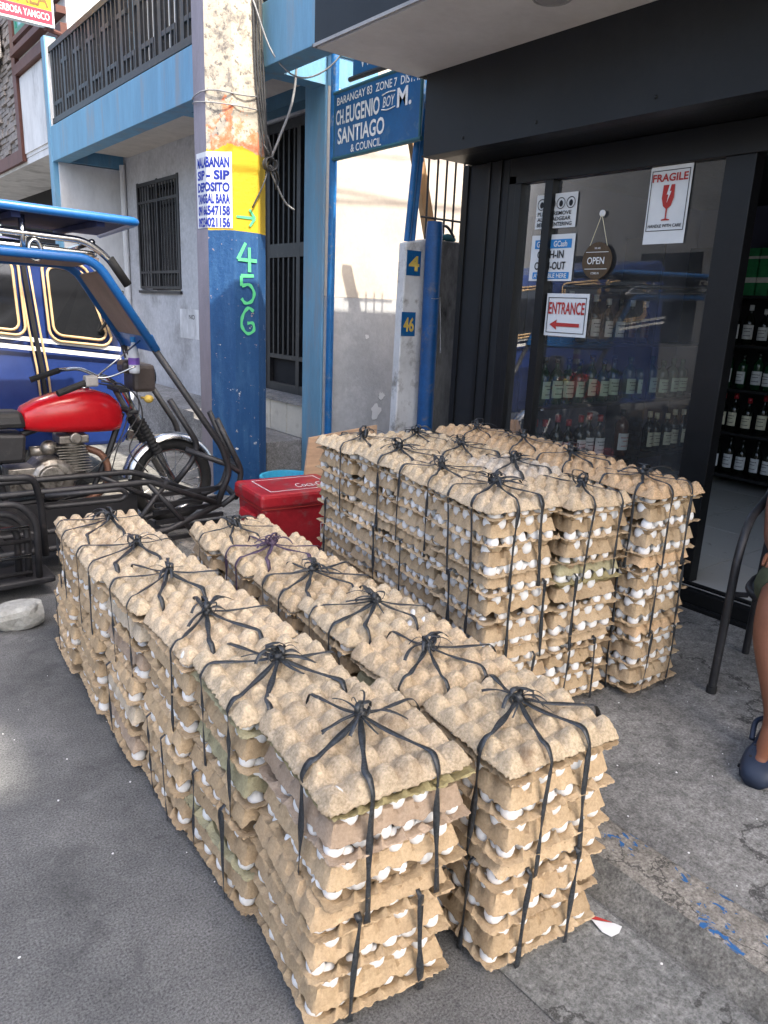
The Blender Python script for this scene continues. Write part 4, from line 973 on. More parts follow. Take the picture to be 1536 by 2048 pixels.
def build_far_building():
    t = thing('slate_building', 'far building with stone cladding, brown trim and green windows', 'building', (3.4, 14, 0))
    P = lambda nm, mb, m, par=t, **k: obj(nm, mb, m, par, **k)
    X = 3.15
    P('upper_storey', MB().box((X, 10.62, 3.45), (X+3, 20, 9)), 'white_wall')
    P('ground_floor', MB().box((X+1.0, 10.62, 0), (X+1.2, 20, 3.45)), 'dark_void')
    P('soffit', MB().box((X+.01, 10.63, 3.36), (X+1.2, 20, 3.448)), 'white_wall')
    P('trim', MB().box((X-.06, 13.05, 3.40), (X, 13.25, 9)).box((X-.055, 13.25, 3.40), (X, 20, 3.58)).box((X-.08, 10.62, 4.55), (X, 13.05, 4.68)).box((X-.12, 10.62, 4.78), (X, 13.05, 4.86)).box((X-.07, 10.62, 4.98), (X, 13.05, 5.04)), 'brown_trim')
    P('panel', MB().box((X-.02, 10.66, 3.50), (X, 11.75, 4.52)).box((X-.02, 11.78, 3.50), (X, 13.03, 4.52)), 'white_wall')
    for y0, y1 in ((10.7, 11.6), (11.75, 12.9)):
        wd = P('window', MB().box((X-.03, y0, 5.10), (X, y1, 7.4)), 'pale_glass')
        P('window_frame', MB().box((X-.05, y0-.06, 5.06), (X-.02, y0+.02, 7.4)).box((X-.05, (y0+y1)/2-.04, 5.06), (X-.031, (y0+y1)/2+.04, 7.4)).box((X-.05, y1-.02, 5.06), (X-.02, y1+.06, 7.4)).box((X-.052, y0, 5.05), (X-.02, y1, 5.12)), 'green_frame', wd)
    # stacked slate cladding: thin stones with uneven faces
    mb = MB(); rnd = random.Random(9); z = 3.6
    while z < 7.2:
        h = rnd.uniform(.05, .085); y = 13.26
        while y < 17.5:
            l = rnd.uniform(.15, .42); d = rnd.uniform(.01, .06); mb.box((X-d, y, z), (X, y+l-.012, z+h-.012)); y += l
        z += h
    tag(P('slate_cladding', mb, 'slate_clad'), kind='stuff')
    a = thing('air_conditioner', 'beige window air conditioner on the stone clad wall', 'air conditioner', (3.0, 14.2, 4.9))
    obj('casing', MB().box((2.72, 13.72, 4.92), (3.08, 14.5, 5.42)), 'ac_beige', a, bevel=.02)
    for i in range(7): obj('grille_slat', MB().box((2.708, 13.76, 4.97+i*.055), (2.722, 14.46, 5.0+i*.055)), 'white_paint', a)
    for yy in (13.85, 14.35): obj('bracket', MB().box((2.75, yy, 4.86), (3.14, yy+.04, 4.918)), 'black_iron', a)
    b = thing('condenser_unit', 'grey condenser box in the dark recess under the far building', 'air conditioner', (3.9, 11.5, 2.6))
    obj('casing', MB().box((3.62, 11.2, 2.55), (3.95, 12.0, 3.1)), 'ac_beige', b, bevel=.02); obj('fan', MB().lathe([(.01, -.01), (.2, -.01), (.2, .01), (.01, .01)], 20, (3.612, 11.55, 2.82), 'X'), 'black_iron', b)
    obj('bracket', MB().box((3.64, 11.3, 2.0), (4.16, 11.36, 2.549)).box((3.64, 11.8, 2.0), (4.16, 11.86, 2.549)), 'black_iron', b)
    s = thing('shop_sign', 'yellow and red hanging sign board over the far street', 'sign', (2.6, 10.55, 4.575))
    y = 10.55; x0, x1 = 1.8, 2.985
    obj('board', MB().box((x0, y, 4.575), (x1, y+.10, 5.7)), 'white_paint', s)
    obj('yellow_field', MB().box((x0+.02, y-.003, 4.745), (x1-.022, y-.001, 5.68)), 'sign_yellow', s); obj('red_field', MB().box((x0+.02, y-.003, 4.60), (x1-.022, y-.001, 4.740)), 'sign_red', s)
    lettering('MAGDALA', s, 'sign_text_brown', (2.03, y-.006, 4.765), XP, UP, .90, .18, .02)
    lettering('HERBOSA YANGCO', s, 'white_paint', (2.33, y-.006, 4.635), XP, UP, .60, .075, .012)
    obj('arm', MB().tube([(x1-.1, y+.06, 4.57), (3.5, y+.16, 4.50)], .03, 8).tube([(x1-.02, y+.06, 4.9), (3.6, y+.16, 5.4)], .03, 8), 'brown_trim', s)
build_far_building()

# ------------------------------------------------------------------ utility pole
PC = Vector((2.63, 5.25, 0)); AP = .228
def pole_wrap(u_, z, d=.003):
    """u_ runs from the left end of the 180-degree face to the right across the 225 and 270 faces"""
    side = 2*AP*math.tan(math.pi/8); k = max(0, min(2, int(u_//side))); a = R(180+45*k); n = Vector((math.cos(a), math.sin(a), 0)); tdir = Vector((-math.sin(a), math.cos(a), 0))
    return PC+n*(AP+d)+tdir*(u_-k*side-side/2)+Vector((0, 0, z))
def build_pole():
    t = thing('utility_pole', 'octagonal concrete utility pole painted blue and yellow', 'utility pole', (PC.x, PC.y, SW))
    rr = AP/math.cos(math.pi/8); zs = [SW-.05]+[.3+.35*i for i in range(22)]
    mb = MB()
    for z in zs:
        k = 1-.012*z
        mb.v += [(PC.x+rr*k**0*math.cos(R(22.5+45*i)), PC.y+rr*math.sin(R(22.5+45*i)), z) for i in range(8)]
    fi = []
    for j in range(len(zs)-1):
        for i in range(8):
            mb.f.append((j*8+i, j*8+(i+1) % 8, (j+1)*8+(i+1) % 8, (j+1)*8+i)); fi.append(i)
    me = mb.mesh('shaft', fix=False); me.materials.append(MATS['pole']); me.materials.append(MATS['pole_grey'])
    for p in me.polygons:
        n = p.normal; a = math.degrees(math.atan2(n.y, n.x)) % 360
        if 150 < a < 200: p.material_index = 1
    obj('shaft', me, 'pole', t)
    side = 2*AP*math.tan(math.pi/8)
    # poster pasted round the corner of two faces
    p = thing('poster', 'white poster with blue lettering pasted on the pole', 'poster', tuple(pole_wrap(.2, 2.0)))
    mb = MB()
    for u0, u1 in ((.03, side), (side, 2*side-.008)):
        e = .0008
        q = [pole_wrap(a+ (e if a == u0 else -e), z, d) for d in (.001, .003) for a, z in ((u0, 1.985), (u1, 1.985), (u1, 2.475), (u0, 2.475))]
        mb.hexa(q)
    obj('sheet', mb, 'paper_white', p)
    for i, (s, h) in enumerate((('MALABANAN', .068), ('SIP - SIP', .062), ('DEPOSITO', .062), ('TANGGAL BARA', .065), ('09166547158', .068), ('09234021156', .068))):
        me = text_mesh(s, 2*side-.075, h, .045)
        bm = bmesh.new(); bm.from_mesh(me); geo = bm.verts[:]+bm.edges[:]+bm.faces[:]
        bmesh.ops.bisect_plane(bm, geom=geo, plane_co=(side-.05, 0, 0), plane_no=(1, 0, 0)); 
        z0 = 2.455-.068-(i*.0775)
        for v in bm.verts:
            a = v.co.x+.05; v.co = pole_wrap(a, z0+v.co.y-.012, .0045)
        bm.to_mesh(me); bm.free(); obj('lettering', me, 'ink_blue', p)
    # green brush figures on the right-hand front face
    def strokes(paths, z0, sc_, w_, nm):
        mb = MB()
        for k_, path in enumerate(paths):
            pts = [pole_wrap(2*side+.095+(x-.5)*sc_*.80, z0+y*sc_, .004+.0022*k_) for x, y in path]
            pts = cat_rom(pts, 5) if len(path) > 3 else pts
            rnd = random.Random(len(path)); mb.ribbon(pts, YN, [w_*(1+.2*math.sin(i*1.3)) for i in range(len(pts))], .0015)
        obj(nm, mb, 'green_chalk', t)
    strokes([[(.45, 1), (.05, .42)], [(.05, .42), (1.0, .40)], [(.62, .85), (.62, 0)]], 1.70, .195, .021, 'painted_four')
    strokes([[(.85, 1), (.2, .98)], [(.2, .98), (.22, .62)], [(.22, .62), (.6, .68), (.85, .40), (.72, .10), (.40, .02), (.2, .18)]], 1.48, .195, .021, 'painted_five')
    strokes([[(.85, .88), (.55, 1), (.25, .70), (.2, .3), (.5, .02), (.85, .15), (.80, .42), (.5, .42)]], 1.265, .185, .021, 'painted_six')
    strokes([[(-.1, .5), (1.0, .5)], [(.68, .85), (1.02, .5)], [(.68, .15), (1.02, .5)]], 1.985, .16, .016, 'painted_arrow')
    # cables down the pole, bound together in a knot
    rnd = random.Random(21)
    c = thing('pole_cables', 'bunch of loose grey cables tied to the pole', 'cable', (2.75, 5.0, 2.4))
    kn = PC+Vector((.17, -.235, 2.43))
    mb = MB()
    for i in range(4):
        mb.tube(cat_rom([PC+Vector((.05+.02*i, -AP-.012, 4.2)), PC+Vector((.06+.02*i, -AP-.015, 3.3)), PC+Vector((.08+.02*i, -AP-.015, 2.9)), kn+Vector((rnd.uniform(-.02, .02), 0, .02))]), .007, 6)
    obj('cable', mb, 'cable', c, smooth=True)
    mb = MB()
    for i in range(5):
        a = rnd.uniform(0, 3); mb.tube(cat_rom([kn+Vector((math.cos(a+q*1.1)*.04*(1+.3*q/5), -.012-.01*i, math.sin(a+q*1.1)*.045)) for q in range(6)]), .006, 6)
    for e in ((-.14, -.03, -.30), (.08, -.02, -.10), (.05, -.03, -.16), (-.02, -.03, .18), (-.05, -.03, .12)):
        mb.tube(cat_rom([kn+Vector((0, -.02, 0)), kn+Vector((e[0]*.5+.01, e[1]-.02, e[2]*.45)), kn+Vector(e)]), .006, 6)
    obj('cable_knot', mb, 'cable', c, smooth=True)
    obj('hanging_cable', MB().tube(cat_rom([kn, kn+Vector((.06, -.03, -.14)), kn+Vector((.13, -.03, -.24)), kn+Vector((.20, -.03, -.28))]), .007, 6).tube(cat_rom([kn, kn+Vector((.08, -.02, .18)), kn+Vector((.19, -.03, .48)), kn+Vector((.22, -.03, .95)), kn+Vector((.22, -.05, 1.9))]), .009, 6), 'cable_grey', c, smooth=True)
    obj('drooping_wire', MB().tube(cat_rom([PC+Vector((.05, -AP-.02, 3.42)), PC+Vector((.16, -AP-.10, 3.10)), PC+Vector((.32, -AP-.2, 2.97)), PC+Vector((.50, -AP-.35, 3.08)), PC+Vector((.62, -AP-.5, 3.4)), PC+Vector((.66, -AP-.6, 3.9))]), .006, 6), 'cable_grey', c, smooth=True)
    r2 = rr+.006
    obj('wire_band', MB().tube([(PC.x+r2*math.cos(R(a*15)), PC.y+r2*math.sin(R(a*15)), 2.84+.01*math.sin(a)) for a in range(24)], .005, 5, closed=True).tube([(PC.x+r2*math.cos(R(a*15)), PC.y+r2*math.sin(R(a*15)), 2.79+.03*math.sin(a*.26)) for a in range(24)], .004, 5, closed=True), 'cable_grey', c)
build_pole()
def build_street_wires():
    for i, (a, b, s, r) in enumerate((((-6, 2.6, 5.6), (8.5, 3.9, 4.35), .30, .011), ((-6, 2.8, 6.3), (8.5, 3.7, 4.3), .35, .010), ((-6, 2.4, 6.2), (8.5, 4.0, 4.6), .32, .010))):
        A, B = Vector(a), Vector(b); pts = []
        for k in range(25):
            f = k/24; p = A.lerp(B, f); p.z -= s*4*f*(1-f); pts.append(p)
        o = obj('overhead_wire', MB().tube(pts, r, 5), 'cable', smooth=True)
        tag(o, '%s black overhead wire crossing the street above the canopy' % ('lowest', 'middle', 'highest')[i], 'wire', 'overhead street wires')
build_street_wires()

# ------------------------------------------------------------------ tricycle
def wheel(par, c, Rr, ty=.038, spokes=18):
    cx_, cy_, cz = c
    w_ = obj('wheel', MB().lathe([(.005, -.045), (.03, -.045), (.045, -.02), (.045, .02), (.03, .045), (.005, .045)], 14, c, 'Y'), 'engine_alloy', par, smooth=True, auto=True)
    obj('tyre', MB().tube([(cx_+(Rr-ty)*math.cos(a*.19635), cy_, cz+(Rr-ty)*math.sin(a*.19635)) for a in range(32)], ty, 10, closed=True), 'rubber', w_, smooth=True)
    obj('rim', MB().tube([(cx_+(Rr-2*ty)*math.cos(a*.19635), cy_, cz+(Rr-2*ty)*math.sin(a*.19635)) for a in range(32)], .014, 8, closed=True), 'chrome', w_, smooth=True)
    mb = MB()
    for i in range(spokes):
        a = i*2*math.pi/spokes; b = a+(.35 if i % 2 else -.35); y = .03*(1 if (i//2) % 2 else -1)
        mb.tube([(cx_+.035*math.cos(b), cy_+y, cz+.035*math.sin(b)), (cx_+(Rr-2*ty)*math.cos(a), cy_, cz+(Rr-2*ty)*math.sin(a))], .0025, 4)
    obj('spokes', mb, 'chrome', w_)
def build_trike():
    t = thing('tricycle', 'red tanked motor tricycle with blue roofed black tube sidecar', 'tricycle', (1.2, 4.5, 0))
    P = lambda nm, mb, m, par=t, **k: obj(nm, mb, m, par, **k)
    Y = 4.62; WZ = .335
    wheel(t, (1.85, Y, WZ), .285); wheel(t, (.52, Y, .29), .285)
    # front fender: chrome arc
    mb = MB(); n = 16
    for i in range(n):
        a = R(20+150*i/(n-1)); r = .318
        for dy, dr in ((-.062, -.03), (-.05, -.004), (0, .008), (.05, -.004), (.062, -.03)): mb.v.append((1.85+(r+dr)*math.cos(a), Y+dy, WZ+(r+dr)*math.sin(a)))
    for i in range(n-1):
        for k in range(4): mb.f.append((i*5+k, i*5+k+1, (i+1)*5+k+1, (i+1)*5+k))
    P('front_fender', mb, 'chrome', smooth=True)
    # fork with rubber boots
    for s in (-1, 1):
        y = Y+s*.085; a = Vector((1.535, y, .95)); b = Vector((1.845, y, WZ-.01))
        f = P('fork', MB().tube([a, a.lerp(b, .42)], .017, 10).tube([a.lerp(b, .62), b], [.024, .022], 10), 'chrome' if s < 0 else 'engine_alloy', smooth=True, auto=True)
        pts = [a.lerp(b, .30+.012*k) for k in range(30)]; P('boot', MB().tube(pts, [.026+.007*(k % 3 == 1)+.003*(k/30) for k in range(30)], 10), 'rubber', f, smooth=True)
    P('triple_clamp', MB().box((1.50, Y-.11, .935), (1.57, Y+.11, .965)).box((1.56, Y-.11, .80), (1.62, Y+.11, .825)), 'black_iron', bevel=.008)
    # tank
    prof = [(.955, .775, .835, .05), (.975, .735, .868, .085), (1.05, .718, .905, .115), (1.15, .708, .935, .13), (1.27, .70, .957, .135), (1.38, .695, .952, .13), (1.46, .695, .925, .115), (1.515, .705, .88, .085), (1.54, .75, .83, .045)]
    mb = MB(); n = 18
    for x, z0, z1, hw in prof:
        zc, hz = (z0+z1)/2, (z1-z0)/2
        for k in range(n):
            a = 2*math.pi*k/n; ca, sa = math.cos(a), math.sin(a)
            e = .62; mb.v.append((x, Y+hw*math.copysign(abs(ca)**e, ca), zc+hz*math.copysign(abs(sa)**(.8 if sa > 0 else .5), sa)))
    for i in range(len(prof)-1):
        for k in range(n): mb.f.append((i*n+k, i*n+(k+1) % n, (i+1)*n+(k+1) % n, (i+1)*n+k))
    mb.f += [tuple(range(n)), tuple(range((len(prof)-1)*n, len(prof)*n))]
    tk = P('fuel_tank', mb, 'motor_red', smooth=True, auto=True)
    P('fuel_cap', MB().lathe([(.004, 0), (.032, 0), (.034, .012), (.02, .018), (.004, .018)], 14, (1.33, Y, .955)), 'chrome', tk, smooth=True)
    P('seat', MB().hexa([(.35, Y-.12, .76), (.985, Y-.10, .75), (.985, Y+.10, .75), (.35, Y+.12, .76), (.35, Y-.10, .865), (.97, Y-.08, .845), (.97, Y+.08, .845), (.35, Y+.10, .865)]), 'black_vinyl', bevel=.03)
    P('side_cover', MB().hexa([(.62, Y-.10, .56), (.95, Y-.11, .56), (.95, Y+.11, .56), (.62, Y+.10, .56), (.66, Y-.10, .74), (.97, Y-.11, .72), (.97, Y+.11, .72), (.66, Y+.10, .74)]), 'black_iron', bevel=.02)
    # engine
    e = P('engine', MB().lathe([(.01, -.12), (.10, -.12), (.125, -.10), (.13, .1), (.10, .12), (.01, .12)], 18, (1.10, Y, .44), 'Y').box((.86, Y-.09, .36), (1.12, Y+.09, .52)).lathe([(.01, -.15), (.07, -.15), (.075, -.12), (.01, -.12)], 16, (1.08, Y, .46), 'Y').lathe([(.01, -.16), (.045, -.16), (.05, -.12), (.01, -.12)], 12, (.95, Y, .45), 'Y'), 'engine_alloy', bevel=.006)
    for k in range(10):
        z = .475+k*.0165; x = 1.235-.004*k+.012; w2 = .082+(.006 if k % 2 else 0)
        P('cooling_fin', MB().box((x-w2, Y-.085, z), (x+w2, Y+.085, z+.0065)), 'engine_alloy', e)
    P('cylinder', MB().lathe([(.02, .46), (.065, .46), (.062, .65), (.02, .66)], 14, (1.235, Y, 0)), 'engine_alloy', e)
    P('cylinder_head', MB().box((1.15, Y-.08, .642), (1.32, Y+.08, .69)).lathe([(.005, -.1), (.035, -.1), (.035, .1), (.005, .1)], 12, (1.24, Y, .675), 'Y'), 'engine_alloy', e, bevel=.008)
    P('exhaust', MB().tube(cat_rom([(1.31, Y-.02, .60), (1.39, Y-.06, .56), (1.42, Y-.08, .46), (1.37, Y-.09, .34), (1.2, Y-.12, .28), (.9, Y-.15, .26), (.5, Y-.18, .29)]), .021, 10), 'rusty_pipe', smooth=True)
    P('frame_tube', MB().tube([(1.55, Y, .80), (1.44, Y, .52), (1.33, Y, .31), (.85, Y, .29)], .020, 8).tube([(1.52, Y, .86), (.95, Y, .70), (.4, Y, .70)], .018, 8).tube([(.85, Y, .29), (.80, Y, .70)], .018, 8).tube([(.85, Y-.06, .32), (.52, Y-.07, .29)], .020, 8), 'black_iron')
    P('carburettor', MB().ball((1.10, Y-.03, .62), (.05, .045, .045)).tube([(1.10, Y, .60), (1.0, Y, .60)], .03, 8), 'engine_alloy', smooth=True)
    P('control_cable', MB().tube(cat_rom([(1.36, Y-.24, 1.02), (1.50, Y-.20, .99), (1.56, Y-.12, .86), (1.50, Y-.10, .66), (1.40, Y-.11, .54), (1.2, Y-.13, .42)]), .0045, 5).tube(cat_rom([(1.34, Y-.22, 1.01), (1.55, Y-.2, .95), (1.63, Y-.13, .78), (1.55, Y-.1, .58), (1.66, Y-.1, .43)]), .0045, 5)
      .tube(cat_rom([(1.62, Y-.08, .95), (1.60, Y-.14, .80), (1.48, Y-.12, .62), (1.38, Y-.12, .40), (1.1, Y-.14, .32)]), .004, 5), 'cable', smooth=True)
    # handlebar
    hb = P('handlebar', MB().tube(fillet([(1.27, Y-.33, 1.035), (1.38, Y-.22, 1.055), (1.50, Y-.08, .985), (1.50, Y+.08, .985), (1.38, Y+.22, 1.055), (1.27, Y+.33, 1.035)], .05), .012, 8), 'chrome', smooth=True)
    P('grip', MB().tube([(1.085, Y-.37, .975), (1.26, Y-.333, 1.030)], .018, 10), 'rubber', hb, smooth=True, auto=True); P('grip', MB().tube([(1.12, Y+.37, .975), (1.285, Y+.325, 1.036)], .018, 10), 'rubber', hb, smooth=True, auto=True)
    P('switch_box', MB().box((1.24, Y-.36, 1.005), (1.31, Y-.30, 1.065)), 'lamp_grey', hb, bevel=.01)
    P('lever', MB().tube(cat_rom([(1.30, Y-.33, 1.05), (1.38, Y-.36, 1.06), (1.50, Y-.42, 1.12)]), .006, 6), 'chrome', hb, smooth=True)
    P('mirror', MB().tube([(1.33, Y-.26, 1.05), (1.60, Y-.26, 1.26)], .005, 6).ball((1.62, Y-.26, 1.29), (.02, .06, .04)), 'chrome', hb, smooth=True)
    P('headlight', MB().box((1.60, Y-.10, .93), (1.74, Y+.10, 1.10)).box((1.55, Y-.07, 1.04), (1.64, Y+.07, 1.12)), mat('smoke_plastic', (.06, .05, .048), .3, var=.2), bevel=.025)
    P('headlight_lens', MB().lathe([(.005, 0), (.07, 0), (.06, .018), (.005, .022)], 16, (1.738, Y, 1.02), 'X'), 'dark_glass', smooth=True)
    P('turn_signal', MB().ball((1.66, Y-.17, .90), (.03, .025, .025)).tube([(1.64, Y-.1, .90), (1.66, Y-.15, .90)], .008, 6), 'gold_paint', smooth=True)
    # ------- sidecar on the near side
    y0, y1 = 4.10, 4.92
    k = lambda nm, path, r, m='black_iron', rad=.05, par=t: P(nm, MB().tube(fillet(path, rad), r, 8), m, par, smooth=True)
    rf = P('roof', MB().hexa([(-.70, y0, 1.715), (1.30, y0, 1.665), (1.40, y1, 1.655), (-.70, y1, 1.70), (-.70, y0, 1.732), (1.30, y0, 1.682), (1.40, y1, 1.672), (-.70, y1, 1.718)]), 'plywood_grey')
    k('roof_edge', [(-.7, y0, 1.725), (1.28, y0, 1.675), (1.585, y0, 1.215)], .024, 'trike_blue', .09, rf); k('roof_edge', [(-.7, y1, 1.71), (1.40, y1, 1.665), (1.69, y1, 1.20)], .024, 'trike_blue', .09, rf)
    vis = P('visor', MB().hexa([(1.33, y0+.02, 1.62), (1.57, y0+.02, 1.25), (1.67, y1-.02, 1.24), (1.43, y1-.02, 1.61), (1.345, y0+.02, 1.63), (1.585, y0+.02, 1.26), (1.685, y1-.02, 1.25), (1.445, y1-.02, 1.62)]), 'plywood_grey')
    P('visor_hem', MB().hexa([(1.545, y0+.0, 1.285), (1.59, y0, 1.20), (1.69, y1, 1.19), (1.645, y1, 1.275), (1.565, y0, 1.30), (1.61, y0, 1.215), (1.71, y1, 1.205), (1.665, y1, 1.29)]), 'trike_blue', vis)
    k('windshield_post', [(1.575, y0, 1.22), (1.97, y0, .64), (2.02, y0, .48), (1.93, y0, .28)], .020); k('windshield_post', [(1.68, y1, 1.21), (2.02, y1, .66), (2.06, y1, .45)], .020)
    # roof rack and upper roof
    rk = P('roof_rack', MB().tube(fillet([(-.7, y0+.03, 1.845), (1.24, y0+.03, 1.765), (1.345, y0+.03, 1.70), (1.45, y0+.03, 1.565)], .06), .018, 8).tube(fillet([(-.7, y0+.05, 1.785), (1.30, y0+.05, 1.70), (1.34, y0+.3, 1.70)], .05), .016, 8)
      .tube([(-.7, y1-.1, 1.83), (1.30, y1-.1, 1.76)], .016, 8).tube([(1.28, y0+.03, 1.76), (1.36, y1-.1, 1.75)], .016, 8), 'chrome', smooth=True)
    P('rack_sleeve', MB().tube([(1.365, y0+.03, 1.685), (1.455, y0+.03, 1.555)], .024, 8), 'rubber', rk, smooth=True)
    for x in (.1, .95): P('rack_post', MB().tube([(x, y0+.03, 1.70), (x, y0+.03, 1.86)], .016, 8), 'chrome', rk, smooth=True)
    P('clamp', MB().tube([(1.0+.03*math.cos(a*.5), y0+.02, 1.70+.05*math.sin(a*.5)) for a in range(13)], .010, 6, closed=True), 'chrome', rk, smooth=True)
    up_ = P('upper_roof', MB().hexa([(-.7, y0-.05, 1.925), (1.46, y0-.05, 1.865), (1.56, y1, 1.85), (-.7, y1, 1.91), (-.7, y0-.05, 1.94), (1.46, y0-.05, 1.88), (1.56, y1, 1.865), (-.7, y1, 1.925)]), 'roof_navy')
    k('upper_roof_edge', [(-.7, y0-.05, 1.935), (1.49, y0-.05, 1.872), (1.575, y1, 1.857)], .022, 'trike_blue', .05, up_)
    for x in (.3, .9, 1.3): P('roof_bow', MB().box((x, y0, 1.842+.02*(1-x)), (x+.04, y1, 1.87+.018*(1-x))), 'roof_navy', up_)
    # chassis and bumper
    for yy in (y0, 4.40): k('side_rail', [(-.6, yy, .50), (1.52, yy, .47), (1.95, yy, .28)], .018)
    k('floor_rail', [(-.6, y0, .16), (1.60, y0, .16), (1.95, y0, .28)], .020); k('floor_rail', [(-.6, 4.42, .16), (1.6, 4.42, .16), (1.95, 4.42, .28)], .020)
    k('brace', [(1.50, y0-.0, .47), (1.80, y0, .09)], .016); k('brace', [(1.36, y0, .16), (1.62, y0, .46)], .016); k('brace', [(1.30, 4.40, .48), (1.78, 4.42, .20)], .016)
    k('bumper_hoop', [(1.70, y0+.12, .92), (1.87, y0+.12, .64), (1.83, y0+.12, .54), (1.72, y0+.12, .42)], .019); k('bumper_hoop', [(1.94, y0, .81), (2.10, y0, .48), (2.07, y0, .33), (1.96, y0, .27)], .019)
    k('bumper_hoop', [(2.06, 4.46, .80), (2.20, 4.46, .48), (2.14, 4.46, .30), (1.98, 4.44, .26)], .019)
    k('bumper_bar', [(1.78, y0+.10, .62), (2.02, y0, .52), (2.10, y0, .46), (2.20, 4.46, .47)], .018); k('bumper_bar', [(2.06, y0, .31), (2.15, 4.46, .31)], .018)
    k('foot_rail', [(.93, y0-.06, .47), (1.33, y0-.06, .46), (1.36, y0-.06, .43), (1.33, y0-.06, .40), (.93, y0-.06, .41), (.90, y0-.06, .44)], .014)
    P('floor_grate', MB().box((-.6, y0+.02, .135), (1.62, 4.40, .15)), 'black_iron')
    for i in range(9): P('grate_bar', MB().box((.05+i*.17, y0, .151), (.09+i*.17, 4.42, .168)), 'black_iron')
    P('added_dark_panel', MB().box((.2, 4.425, .17), (1.55, 4.44, .33)), 'black_iron')  # dark plate added to hide the sunlit ground behind the frame
    for i in range(6): P('grille_slat', MB().box((1.58, 4.20+.03*(i % 2), .06+i*.055), (2.02, 4.225+.03*(i % 2), .085+i*.055)), 'black_iron')
    # cargo cage at the near left
    y2 = 3.84
    for i in range(3): k('cage_hoop', [(-.5, y2+.035*i, .52-.055*i), (.76-.035*i, y2+.035*i, .50-.055*i), (.835-.04*i, y2+.035*i, .40-.03*i), (.825-.04*i, y2+.035*i, .08)], .017, rad=.06)
    for z in (.37, .30, .22, .13): P('cage_slat', MB().tube([(-.5, y2+.02, z+.01), (.80, y2+.02, z)], .012, 8), 'chrome' if z in (.37, .22) else 'black_iron', smooth=True)
    k('cage_top', [(-.5, y2+.1, .62), (.60, y2+.1, .615), (.86, y2+.1, .60), (.90, y2+.16, .44), (.90, y2+.16, .16)], .018)
    P('bed', MB().box((-.6, y2-.02, .07), (.90, y0-.02, .105)), 'black_iron', bevel=.01)
    wheel(t, (.30, y2+.13, .22), .215, .045, 12)
    # water bottle wedged by the headlight
    b = thing('water_bottle', 'clear plastic water bottle with blue cap beside the tricycle headlight', 'bottle', (1.57, 4.42, 1.05))
    obj('body', MB().lathe([(.004, 0), (.03, 0), (.032, .02), (.032, .11), (.026, .14), (.012, .165), (.012, .18), (.004, .18)], 12, (1.57, 4.42, 1.06)), 'bottle_pet', b, smooth=True)
    obj('label', MB().lathe([(.0325, .05), (.0327, .05), (.0327, .09), (.0325, .09)], 12, (1.57, 4.42, 1.06)), 'violet', b); obj('cap', MB().lathe([(.004, .18), (.016, .18), (.016, .21), (.004, .21)], 12, (1.57, 4.42, 1.06)), 'ink_sky', b)
build_trike()

